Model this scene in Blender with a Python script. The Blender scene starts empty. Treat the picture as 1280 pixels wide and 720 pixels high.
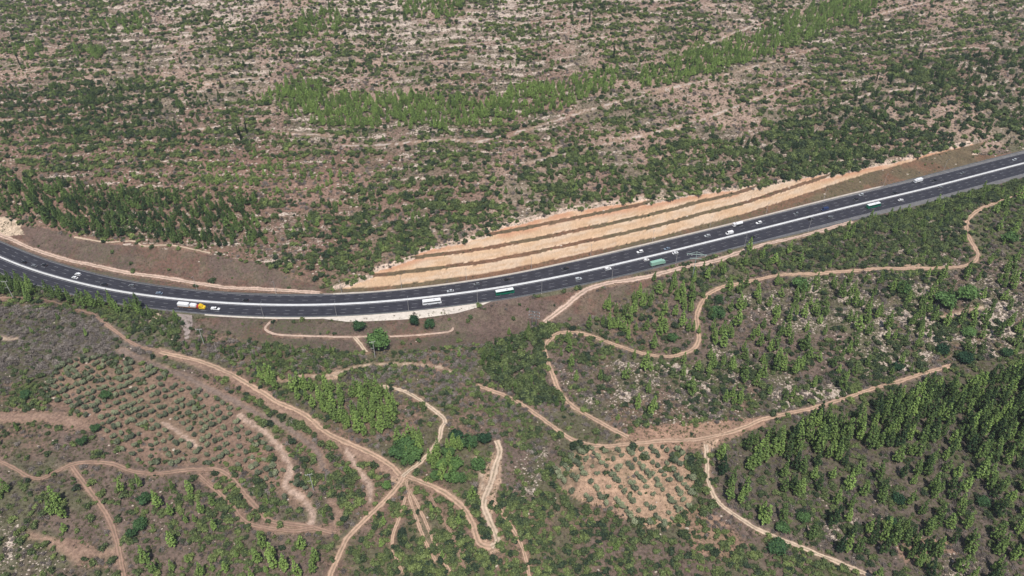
import bpy, bmesh, math, random
import numpy as np
from mathutils import Vector, Matrix

random.seed(7)
RNG = np.random.default_rng(11)
C = bpy.context.scene.collection
D = bpy.data

# ------------------------------------------------------------------ camera model
PITCH = math.radians(38.0)
F = 950.0
HC = 312.0
HAZE = 0.00006
CP, SP = math.cos(PITCH), math.sin(PITCH)

def ray(px, py):
    u = (np.asarray(px, float) - 640) / F
    v = (np.asarray(py, float) - 360) / F
    return u, CP - v * SP, -SP - v * CP

def flat(px, py, z=0.0):
    dx, dy, dz = ray(px, py)
    k = (z - HC) / dz
    return dx * k, dy * k

def project(x, y, z):
    dz = z - HC
    depth = y * CP - dz * SP
    up = y * SP + dz * CP
    return 640 + F * x / depth, 360 - F * up / depth, F / depth

# ------------------------------------------------------------------ noise
def _hash(ix, iy, seed):
    h = (ix.astype(np.int64) * 374761393 + iy.astype(np.int64) * 668265263 + seed * 974711) & 0xFFFFFFFF
    h = ((h ^ (h >> 13)) * 1274126177) & 0xFFFFFFFF
    h = h ^ (h >> 16)
    return (h & 0xFFFFFF) / float(0xFFFFFF)

def vnoise(x, y, s, seed=0):
    x = np.asarray(x, float) / s; y = np.asarray(y, float) / s
    ix = np.floor(x); iy = np.floor(y)
    fx = x - ix; fy = y - iy
    fx = fx * fx * (3 - 2 * fx); fy = fy * fy * (3 - 2 * fy)
    a = _hash(ix, iy, seed); b = _hash(ix + 1, iy, seed)
    c = _hash(ix, iy + 1, seed); d = _hash(ix + 1, iy + 1, seed)
    return (a * (1 - fx) + b * fx) * (1 - fy) + (c * (1 - fx) + d * fx) * fy

def fbm(x, y, s, seed=0, o=4):
    t = 0; a = 0.5; n = 0
    for i in range(o):
        t = t + a * vnoise(x, y, s, seed + i * 17); n += a
        s *= 0.5; a *= 0.5
    return t / n

def sm(a, b, x):
    t = np.clip((x - a) / (b - a), 0, 1)
    return t * t * (3 - 2 * t)

# ------------------------------------------------------------------ road axis
MED = [(0,321.7),(40,339),(80,349),(120,360),(160,367),(226.7,375.3),(276.7,379.2),(320,381.5),(386.7,382.2),(436.7,380.5),(480,377.8),(555,370),(640,358),(723,341.7),(799,324.2),(863,308.3),(939,289.5),(1003,273.3),(1079,254.3),(1150,238),(1280,204)]
UPE = [(0,301.7),(41.7,318.3),(83,334),(159,352),(243,364),(320,369),(403,369),(480,365),(563,356),(640,344.5),(723,324.5),(799,307.5),(939,275),(1003,256.7),(1070,241.7),(1150,221.5),(1280,188.5)]
LOE = [(0,344),(80,366),(160,383),(240,392),(320,397),(403,397),(480,393),(563,384),(640,373.5),(723,357.5),(799,341),(939,304),(1003,291.7),(1062,276.7),(1150,256),(1280,221)]
XS = np.arange(-1000, 1001, 2.0)
def axis(pts):
    a = np.array(pts, float)
    x, y = flat(a[:, 0], a[:, 1])
    x = np.concatenate([[x[0] - 700], x, [x[-1] + 700]])
    y = np.concatenate([[y[0] + 700 * 0.55], y, [y[-1] + 700 * 0.40]])
    Y = np.interp(XS, x, y)
    for _ in range(3):
        k = np.ones(19) / 19
        Yp = np.concatenate([Y[0] + (Y[1] - Y[0]) * np.arange(-9, 0), Y, Y[-1] + (Y[-1] - Y[-2]) * np.arange(1, 10)])
        Y = np.convolve(Yp, k, 'valid')
    return Y
YM, YU, YL = axis(MED), axis(UPE), axis(LOE)
TU_, TL_ = YU - YM, YM - YL
for _ in range(4):
    for A_ in (TU_, TL_):
        A_[:] = np.convolve(np.pad(A_, 15, 'edge'), np.ones(31) / 31, 'valid')
CA_ = 1 / np.sqrt(1 + np.gradient(YM, XS) ** 2)
def ym(x): return np.interp(x, XS, YM)
def tu(x): return np.interp(x, XS, TU_)
def tl(x): return np.interp(x, XS, TL_)
def ca(x): return np.interp(x, XS, CA_)

# ------------------------------------------------------------------ terrain height
AX = [-1000, -330, -250, -110, -85, -55, -10, 33, 60, 120, 150, 219, 250, 300, 360, 430, 1000]
AV = [9, 9, 7, 5, 9, 14, 17, 18.6, 18.3, 16, 14.5, 10.5, 8.0, 5.6, 4, 3.5, 3.5]
BX = [-1000, 120, 170, 220, 290, 360, 430, 1000]
BV = [5, 5, 6.5, 10, 17, 20, 20, 20]
DX = [-1000, -330, -230, -170, 0, 150, 230, 290, 360, 1000]
DV = [-7, -7, -6, 2, 6, 3, 0, -5, -7, -7]
RISE, RUN, BENCH = 6.0, 3.0, 3.9
def hill_q(x, y):
    return y - (440 + 0.34 * np.maximum(x - 10, 0) + 20 * (fbm(x, y, 160, 5, 2) - 0.5))

def cut_profile(x, tau):
    """height of the stepped rock cut and whether a point lies on a face (1) or a bench (0)"""
    b = np.interp(x, BX, BV)
    r = tau - b
    n = np.floor(r / (RUN + BENCH))
    f = r - n * (RUN + BENCH)
    n = np.maximum(n, 0)
    z = n * RISE + np.minimum(f / RUN, 1) * RISE + 0.22 * b
    z = np.where(n >= 4, 400, z)
    z = np.where(r < 0, 0.22 * np.maximum(tau - 1.5, 0), z)
    face = np.where((r > 0) & (f < RUN * 1.02), 1.0, 0.0)
    return z, face, r

def height(x, y, full=False):
    x = np.asarray(x, float); y = np.asarray(y, float)
    t = y - ym(x); c = ca(x)
    tau = (t - tu(x)) * c
    dl = (-t - tl(x)) * c
    q = hill_q(x, y)
    jit = 1.5 * (fbm(x, y, 14, 31, 2) - 0.5)
    A = np.interp(x, AX, AV)
    cw = sm(-125, -85, x) * sm(430, 340, x)
    nat = A * (sm(-2, 34, tau) * (1 - cw) + sm(-14, 9, tau) * cw) + 0.155 * np.maximum(tau - 10, 0) + 0.00003 * np.maximum(tau - 200, 0) ** 2
    ramp = sm(6, 45, tau)
    nat = nat + ramp * (7 * (fbm(x, y, 110, 3, 3) - 0.5) + 1.6 * (fbm(x, y, 18, 8, 3) - 0.5))
    fr = np.mod(q / 15.0 + 0.35 * fbm(x, y, 50, 12, 2), 1.0)
    nat = nat + sm(40, 90, tau) * 1.1 * (sm(0.8, 1.0, fr) - fr + 0.5)
    cz, face, r = cut_profile(x, tau + jit * 0.5 + 2.2 * (fbm(x, y, 45, 33, 2) - 0.5) + 1.3 * (fbm(x, y, 5, 34, 3) - 0.5))
    up = np.minimum(nat, cz)
    oncut = (cz < nat - 0.05) & (x > -130) & (x < 460)
    up = np.where((x > -130) & (x < 460), up, nat)
    up = np.maximum(up, 0.0)
    Dv = np.interp(x, DX, DV)
    dn = -Dv * sm(1, 24, dl) - 0.03 * np.maximum(dl - 20, 0)
    dn = dn + sm(12, 50, dl) * (9 * (fbm(x, y, 90, 41, 3) - 0.5) + 1.4 * (fbm(x, y, 14, 44, 3) - 0.5))
    z = np.where(tau > 0, up, np.where(dl > 0, dn, 0.0))
    z = np.where((tau <= 0) & (dl <= 0), -0.12, z - 0.02)
    if full:
        return z, tau, dl, q, fr, oncut & (tau > 0), face, r
    return z

def hit(px, py):
    px = np.atleast_1d(np.asarray(px, float)); py = np.atleast_1d(np.asarray(py, float))
    dx, dy, dz = ray(px, py)
    k0 = (150 - HC) / dz
    lo = k0.copy(); hi = k0.copy(); done = np.zeros(len(px), bool)
    k = k0.copy()
    for i in range(420):
        kn = k + 2.5
        below = (HC + dz * kn) < height(dx * kn, dy * kn)
        new = below & ~done
        lo = np.where(new, k, lo); hi = np.where(new, kn, hi)
        done |= below
        k = kn
        if done.all(): break
    for i in range(14):
        m = (lo + hi) / 2
        b = (HC + dz * m) < height(dx * m, dy * m)
        hi = np.where(b, m, hi); lo = np.where(b, lo, m)
    return dx * hi, dy * hi, HC + dz * hi

# ------------------------------------------------------------------ materials
def lin(r, g, b):
    o = []
    for c in (r, g, b):
        c /= 255.0
        o.append(c / 12.92 if c <= 0.04045 else ((c + 0.055) / 1.055) ** 2.4)
    return tuple(o)
def alb(r, g, b, k=1.3):
    return tuple(min(c / k, 0.85) for c in lin(r, g, b))

class NT:
    def __init__(s, name):
        s.m = D.materials.new(name); s.m.use_nodes = True
        s.t = s.m.node_tree; s.n = s.t.nodes; s.l = s.t.links
        s.b = s.n['Principled BSDF']; s.o = s.n['Material Output']
        s.b.inputs['Specular IOR Level'].default_value = 0.25
    def node(s, typ, **kw):
        n = s.n.new(typ)
        for k, v in kw.items(): setattr(n, k, v)
        return n
    def link(s, a, b): s.l.new(a, b)
    def attr(s, name, typ='GEOMETRY'):
        n = s.node('ShaderNodeAttribute', attribute_name=name); n.attribute_type = typ
        return n
    def pos(s): return s.node('ShaderNodeNewGeometry').outputs['Position']
    def objco(s): return s.node('ShaderNodeTexCoord').outputs['Object']
    def noise(s, co, scale, detail=3, rough=0.6):
        n = s.node('ShaderNodeTexNoise'); n.inputs['Scale'].default_value = scale
        n.inputs['Detail'].default_value = detail; n.inputs['Roughness'].default_value = rough
        s.link(co, n.inputs['Vector']); return n.outputs['Fac']
    def math(s, op, a, b=None, c=None, clamp=False):
        n = s.node('ShaderNodeMath', operation=op); n.use_clamp = clamp
        for i, v in enumerate((a, b, c)):
            if v is None: continue
            if hasattr(v, 'links'): s.link(v, n.inputs[i])
            else: n.inputs[i].default_value = v
        return n.outputs[0]
    def step(s, v, a, b, lo=0.0, hi=1.0):
        n = s.node('ShaderNodeMapRange'); n.interpolation_type = 'SMOOTHSTEP'
        n.inputs[1].default_value = a; n.inputs[2].default_value = b
        n.inputs[3].default_value = lo; n.inputs[4].default_value = hi
        s.link(v, n.inputs[0]); return n.outputs[0]
    def mix(s, f, a, b, mode='MIX'):
        n = s.node('ShaderNodeMix', data_type='RGBA', blend_type=mode)
        for sock, v in ((n.inputs[0], f), (n.inputs[6], a), (n.inputs[7], b)):
            if hasattr(v, 'links'): s.link(v, sock)
            elif isinstance(v, (int, float)): sock.default_value = v
            else: sock.default_value = (*v[:3], 1)
        return n.outputs[2]
    def bump(s, h, strength, dist=0.3):
        n = s.node('ShaderNodeBump'); n.inputs['Strength'].default_value = strength
        n.inputs['Distance'].default_value = dist
        s.link(h, n.inputs['Height']); s.link(n.outputs[0], s.b.inputs['Normal'])
    def col(s, c): 
        if hasattr(c, 'links'): s.link(c, s.b.inputs['Base Color'])
        else: s.b.inputs['Base Color'].default_value = (*c, 1)
    def rough(s, r): s.b.inputs['Roughness'].default_value = r

def mat_plain(name, col, rough=0.6, var=0.12, scale=0.8, metal=0.0):
    t = NT(name); co = t.objco()
    n = t.noise(co, scale, 4)
    k = t.step(n, 0.3, 0.7, 1 - var, 1 + var)
    c = t.mix(1.0, col, (1, 1, 1), 'MULTIPLY')
    mm = t.node('ShaderNodeVectorMath', operation='SCALE')
    mm.inputs[0].default_value = col; t.link(k, mm.inputs['Scale'])
    t.link(mm.outputs[0], t.b.inputs['Base Color'])
    t.rough(rough); t.b.inputs['Metallic'].default_value = metal
    return t.m

# ground
def mat_ground():
    t = NT('ground_soil'); p = t.pos()
    soil = t.attr('soil').outputs['Color']
    rk = t.attr('rock').outputs['Fac']; sc = t.attr('scrub').outputs['Fac']
    n1 = t.noise(p, 0.09, 4); n2 = t.noise(p, 0.55, 5, 0.7); n3 = t.noise(p, 2.6, 5, 0.8)
    k = t.math('ADD', t.step(n1, 0.3, 0.7, -0.14, 0.14), t.step(n2, 0.28, 0.72, 0.66, 1.34))
    k = t.math('MULTIPLY', k, t.step(n3, 0.3, 0.7, 0.66, 1.34))
    ff = t.attr('face').outputs['Fac']
    mp2 = t.node('ShaderNodeMapping'); mp2.inputs['Scale'].default_value = (1.0, 1.0, 0.12); t.link(p, mp2.inputs['Vector'])
    drill = t.math('MULTIPLY', t.step(t.noise(mp2.outputs[0], 1.3, 4, 0.7), 0.3, 0.7, 0.87, 1.08), t.step(n2, 0.3, 0.7, 0.92, 1.06))
    kk = t.node('ShaderNodeMix'); kk.data_type = 'FLOAT'; t.link(ff, kk.inputs[0]); t.link(k, kk.inputs[2]); t.link(drill, kk.inputs[3]); k = kk.outputs[0]
    sv = t.node('ShaderNodeVectorMath', operation='SCALE'); t.link(soil, sv.inputs[0]); t.link(k, sv.inputs['Scale'])
    base = sv.outputs[0]
    # low dry herbs and twigs as ground texture
    g = t.noise(p, 0.85, 5, 0.75)
    gm = t.step(t.math('ADD', g, sc), 0.98, 1.10)
    herb = t.mix(t.step(t.noise(p, 0.2, 3), 0.4, 0.6), lin(70, 62, 52), lin(72, 76, 50))
    herb = t.mix(t.step(t.noise(p, 1.7, 2), 0.45, 0.6), herb, lin(98, 88, 80))
    base = t.mix(t.math('MULTIPLY', gm, 0.8), base, herb)
    g2 = t.noise(p, 0.33, 6, 0.82)
    gm2 = t.step(t.math('ADD', g2, t.math('MULTIPLY', sc, 0.9)), 0.93, 1.02)
    herb2 = t.mix(t.step(t.noise(p, 0.5, 3), 0.42, 0.58), lin(86, 76, 66), lin(80, 86, 54))
    base = t.mix(t.math('MULTIPLY', gm2, 0.62), base, herb2)
    # limestone outcrops
    v = t.node('ShaderNodeTexVoronoi'); v.inputs['Scale'].default_value = 0.75; t.link(p, v.inputs['Vector'])
    cq = t.node('ShaderNodeCombineXYZ'); spx = t.node('ShaderNodeSeparateXYZ'); t.link(p, spx.inputs[0])
    t.link(t.math('MULTIPLY', spx.outputs[0], t.attr('stretch').outputs['Fac']), cq.inputs[0]); t.link(t.attr('contour').outputs['Fac'], cq.inputs[1])
    mp = t.node('ShaderNodeMapping'); mp.inputs['Scale'].default_value = (1.0, 1.0, 1.0); t.link(cq.outputs[0], mp.inputs['Vector'])
    r = t.math('ADD', t.math('MULTIPLY', t.noise(mp.outputs[0], 0.8, 5, 0.72), 0.62), t.math('MULTIPLY', t.noise(p, 0.9, 4, 0.75), 0.38))
    rm = t.step(t.math('ADD', t.math('ADD', r, rk), t.math('MULTIPLY', v.outputs['Distance'], -0.12)), 0.96, 1.02)
    rc = t.mix(t.step(t.noise(p, 1.1, 3), 0.35, 0.65), lin(156, 138, 124), lin(206, 190, 176))
    base = t.mix(rm, base, rc)
    t.col(base); t.rough(0.95)
    fa = t.attr('face').outputs['Fac']
    h = t.math('ADD', t.math('MULTIPLY', rm, 0.6), t.math('ADD', n2, t.math('MULTIPLY', n3, 0.5)))
    h = t.math('MULTIPLY', h, t.math('SUBTRACT', 1.0, t.math('MULTIPLY', fa, 0.35)))
    t.bump(h, 0.8, 0.5)
    return t.m

def mat_leaf(name, dark, bright, trans=0.2):
    t = NT(name)
    ti = t.attr('tint', 'INSTANCER').outputs['Fac']
    rnd = t.node('ShaderNodeObjectInfo').outputs['Random']
    n = t.noise(t.objco(), 1.6, 2)
    f = t.math('ADD', ti, t.math('MULTIPLY', t.math('SUBTRACT', rnd, 0.5), 0.35))
    f = t.math('ADD', f, t.step(n, 0.3, 0.7, -0.22, 0.22), clamp=True)
    c = t.mix(f, dark, bright)
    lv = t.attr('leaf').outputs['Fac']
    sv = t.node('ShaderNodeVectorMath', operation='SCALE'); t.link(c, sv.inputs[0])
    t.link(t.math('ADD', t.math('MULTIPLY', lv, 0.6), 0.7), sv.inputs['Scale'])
    t.link(sv.outputs[0], t.b.inputs['Base Color']); t.rough(0.75)
    tr = t.node('ShaderNodeBsdfTranslucent'); t.link(sv.outputs[0], tr.inputs['Color'])
    ms = t.node('ShaderNodeMixShader'); ms.inputs[0].default_value = trans
    t.link(t.b.outputs[0], ms.inputs[1]); t.link(tr.outputs[0], ms.inputs[2])
    t.link(ms.outputs[0], t.o.inputs['Surface'])
    return t.m

def mat_track():
    t = NT('track_dirt'); p = t.pos()
    ac = t.attr('across').outputs['Fac']; tc = t.attr('tone').outputs['Color']
    n2 = t.noise(p, 0.6, 4, 0.7); n1 = t.noise(p, 0.12, 3)
    a = t.math('ABSOLUTE', ac)
    rut = t.math('SUBTRACT', 1.0, t.step(t.math('ABSOLUTE', t.math('SUBTRACT', a, 0.45)), 0.08, 0.34))
    k = t.math('ADD', t.math('MULTIPLY', rut, 0.28), t.step(n2, 0.25, 0.75, 0.62, 1.0))
    k = t.math('ADD', k, t.step(n1, 0.3, 0.7, -0.1, 0.1))
    sv = t.node('ShaderNodeVectorMath', operation='SCALE'); t.link(tc, sv.inputs[0]); t.link(k, sv.inputs['Scale'])
    strip = t.math('MULTIPLY', t.math('SUBTRACT', 1.0, t.step(a, 0.06, 0.22)), t.step(t.noise(p, 0.25, 4, 0.7), 0.42, 0.6))
    t.col(t.mix(t.math('MULTIPLY', strip, 0.6), sv.outputs[0], lin(112, 104, 80))); t.rough(0.95); t.bump(n2, 0.5, 0.2)
    e = t.math('ADD', t.math('MULTIPLY', t.math('SUBTRACT', 1.0, a), 1.5), t.math('MULTIPLY', t.math('SUBTRACT', t.noise(p, 0.5, 5, 0.7), 0.5), 2.4))
    e = t.math('SUBTRACT', e, t.step(t.noise(p, 0.045, 3), 0.52, 0.7, 0.0, 0.5))
    t.link(t.step(e, 0.1, 0.45), t.b.inputs['Alpha'])
    return t.m

def mat_asphalt(name, c, streak=0.25):
    t = NT(name); p = t.pos(); ac = t.attr('across').outputs['Fac']
    n = t.noise(p, 0.25, 4); n2 = t.noise(p, 3, 2)
    w = t.math('SINE', t.math('MULTIPLY', ac, 2 * math.pi * 2.0 / 3.55))
    k = t.math('ADD', t.step(n, 0.3, 0.7, 0.82, 1.18), t.math('MULTIPLY', w, streak * 0.5))
    k = t.math('MULTIPLY', k, t.step(n2, 0.3, 0.7, 0.9, 1.1))
    sv = t.node('ShaderNodeVectorMath', operation='SCALE'); sv.inputs[0].default_value = c; t.link(k, sv.inputs['Scale'])
    t.col(sv.outputs[0]); t.rough(0.85)
    return t.m

M = {}
M['ground'] = mat_ground()
M['track'] = mat_track()
M['pine'] = mat_leaf('pine_needles', lin(46, 70, 48), lin(150, 176, 96))
M['bush'] = mat_leaf('evergreen_leaves', lin(52, 68, 52), lin(136, 150, 88))
M['olive'] = mat_leaf('olive_leaves', lin(94, 104, 84), lin(156, 162, 128))
M['broad'] = mat_leaf('broad_leaves', lin(44, 76, 54), lin(112, 144, 78))
M['dry'] = mat_leaf('dry_twigs', lin(92, 84, 80), lin(142, 132, 124), 0.05)
M['scrub'] = mat_leaf('dry_scrub', lin(84, 72, 66), lin(104, 110, 66), 0.05)
M['cypress'] = mat_leaf('cypress_needles', lin(36, 50, 38), lin(60, 78, 52))
M['bark'] = mat_plain('bark', lin(92, 78, 66), 0.95, 0.3, 3)
M['rock'] = mat_plain('limestone', lin(180, 166, 152), 0.95, 0.35, 1.5)
M['asphalt'] = mat_asphalt('asphalt', (0.032, 0.032, 0.042), 0.45)
M['shoulder'] = mat_asphalt('shoulder_asphalt', (0.15, 0.145, 0.145), 0.0)
M['paint'] = mat_plain('road_paint', (0.32, 0.32, 0.33), 0.7, 0.3, 0.6)
M['concrete'] = mat_plain('concrete', lin(200, 190, 178), 0.9, 0.12, 0.3)
M['barrier'] = mat_plain('white_concrete', (0.74, 0.74, 0.74), 0.85, 0.08, 0.4)
M['greypad'] = mat_plain('grey_gravel', lin(150, 136, 130), 0.95, 0.2, 0.4)
M['galv'] = mat_plain('galvanised_steel', (0.34, 0.36, 0.37), 0.45, 0.1, 2, 0.6)
M['wood'] = mat_plain('grey_pole', (0.42, 0.40, 0.38), 0.8, 0.15, 2)
M['greenmetal'] = mat_plain('pale_green_steel', (0.36, 0.45, 0.41), 0.5, 0.1, 2)
M['tyre'] = mat_plain('tyre_rubber', (0.02, 0.02, 0.02), 0.8, 0.1, 4)
M['glass'] = mat_plain('dark_window', (0.012, 0.014, 0.018), 0.12, 0.05, 1)
PAINT = {}
def paint(name, c):
    if name not in PAINT:
        m = mat_plain(name + '_paint', c, 0.3, 0.04, 0.5)
        b = m.node_tree.nodes['Principled BSDF']; b.inputs['Coat Weight'].default_value = 0.5
        b.inputs['Specular IOR Level'].default_value = 0.5
        PAINT[name] = m
    return PAINT[name]
WHITE, SILVER = (0.80, 0.80, 0.80), (0.42, 0.44, 0.46)
COL = dict(white=WHITE, silver=SILVER, grey=(0.16, 0.17, 0.18), black=(0.015, 0.015, 0.017), blue=(0.02, 0.035, 0.11),
           steelblue=(0.17, 0.22, 0.29), green=(0.0, 0.16, 0.09), palegreen=(0.27, 0.46, 0.36), yellow=(0.80, 0.52, 0.02), red=(0.42, 0.03, 0.03))

# ------------------------------------------------------------------ object helpers
def link(o, parent=None):
    C.objects.link(o)
    if parent is not None: o.parent = parent
    return o
def tag(o, label=None, cat=None, group=None, kind=None):
    if label: o['label'] = label
    if cat: o['category'] = cat
    if group: o['group'] = group
    if kind: o['kind'] = kind
    return o
def empty(name, loc=(0, 0, 0), rz=0):
    o = D.objects.new(name, None); o.location = loc; o.rotation_euler = (0, 0, rz)
    o.empty_display_size = 0.5
    return link(o)
def mesh_np(name, V, Fq, mats, attrs=None, smooth=False, midx=None):
    me = D.meshes.new(name)
    V = np.asarray(V, np.float32); Fq = np.asarray(Fq, np.int32)
    k = Fq.shape[1]
    me.vertices.add(len(V)); me.vertices.foreach_set('co', V.ravel())
    me.loops.add(Fq.size); me.loops.foreach_set('vertex_index', Fq.ravel())
    me.polygons.add(len(Fq)); me.polygons.foreach_set('loop_start', np.arange(0, Fq.size, k, dtype=np.int32))
    me.polygons.foreach_set('loop_total', np.full(len(Fq), k, np.int32))
    if midx is not None: me.polygons.foreach_set('material_index', np.asarray(midx, np.int32))
    me.polygons.foreach_set('use_smooth', np.full(len(Fq), smooth, bool))
    me.update(calc_edges=True)
    for m in (mats if isinstance(mats, (list, tuple)) else [mats]): me.materials.append(m)
    for n, (typ, arr) in (attrs or {}).items():
        a = me.attributes.new(n, typ, 'POINT')
        arr = np.asarray(arr, np.float32)
        a.data.foreach_set('color' if typ == 'FLOAT_COLOR' else 'value', arr.ravel())
    return me

class MB:
    """collects boxes, prisms and tubes for ONE part"""
    def __init__(s): s.bm = bmesh.new()
    def box(s, c, d, bevel=0.0, taper=None):
        r = bmesh.ops.create_cube(s.bm, size=1.0)
        for v in r['verts']:
            if taper and v.co.z > 0: v.co.x *= taper[0]; v.co.y *= taper[1]
            v.co = Vector((v.co.x * d[0] + c[0], v.co.y * d[1] + c[1], v.co.z * d[2] + c[2]))
        if bevel:
            es = list({e for v in r['verts'] for e in v.link_edges})
            bmesh.ops.bevel(s.bm, geom=es, offset=bevel, segments=2, affect='EDGES')
        return s
    def prism(s, prof, w, bevel=0.0, y0=0.0):
        a = [s.bm.verts.new((x, y0 - w / 2, z)) for x, z in prof]
        b = [s.bm.verts.new((x, y0 + w / 2, z)) for x, z in prof]
        n = len(prof); fs = [s.bm.faces.new(a[::-1]), s.bm.faces.new(b)]
        for i in range(n): fs.append(s.bm.faces.new((a[i], a[(i + 1) % n], b[(i + 1) % n], b[i])))
        if bevel:
            es = list({e for f in fs[:2] for e in f.edges})
            bmesh.ops.bevel(s.bm, geom=es, offset=bevel, segments=2, affect='EDGES')
        return s
    def cyl(s, p0, p1, r0, r1=None, seg=10):
        r1 = r0 if r1 is None else r1
        p0, p1 = Vector(p0), Vector(p1); d = p1 - p0
        q = Vector((0, 0, 1)).rotation_difference(d.normalized())
        m = Matrix.Translation((p0 + p1) / 2) @ q.to_matrix().to_4x4()
        bmesh.ops.create_cone(s.bm, cap_ends=True, segments=seg, radius1=r0, radius2=r1, depth=d.length, matrix=m)
        return s
    def mesh(s, name, mats):
        bmesh.ops.recalc_face_normals(s.bm, faces=s.bm.faces)
        me = D.meshes.new(name); s.bm.to_mesh(me); s.bm.free()
        for m in (mats if isinstance(mats, (list, tuple)) else [mats]): me.materials.append(m)
        return me
    def build(s, name, mats, parent=None):
        return link(D.objects.new(name, s.mesh(name, mats)), parent)

def in_poly(px, py, poly):
    poly = np.asarray(poly, float); c = np.zeros(np.shape(px), bool)
    j = len(poly) - 1
    for i in range(len(poly)):
        xi, yi = poly[i]; xj, yj = poly[j]
        if yi != yj:
            c ^= ((yi > py) != (yj > py)) & (px < (xj - xi) * (py - yi) / (yj - yi) + xi)
        j = i
    return c

# ------------------------------------------------------------------ tracks (traced from the photograph, laid on the terrain)
TAN, PALE, RED, PINK, GREY = alb(196, 164, 140), alb(210, 186, 162), alb(168, 138, 120), alb(206, 178, 160), alb(142, 124, 114)
DULL = alb(164, 134, 116)
LEDGE = alb(212, 196, 184)
LEDGES = [[(600,178),(700,149),(800,121),(900,96),(960,79),(1020,60)],[(820,165),(900,141),(960,119),(1010,99)],[(1075,26),(1120,12),(1165,1)],[(430,182),(520,177),(600,178)],
 [(340,166),(430,171)],[(640,32),(760,21),(870,0)],[(1160,62),(1220,60),(1278,66)],[(0,93),(80,86),(165,92)],[(200,110),(330,97)],[(640,63),(760,46)],[(480,75),(630,86)],
 [(150,38),(260,42),(330,36)],[(0,150),(120,140)],[(660,205),(760,180),(850,160)],[(230,165),(330,150)],[(560,60),(640,50)],[(870,60),(960,25)],[(1000,150),(1080,120),(1150,110)]]
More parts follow.
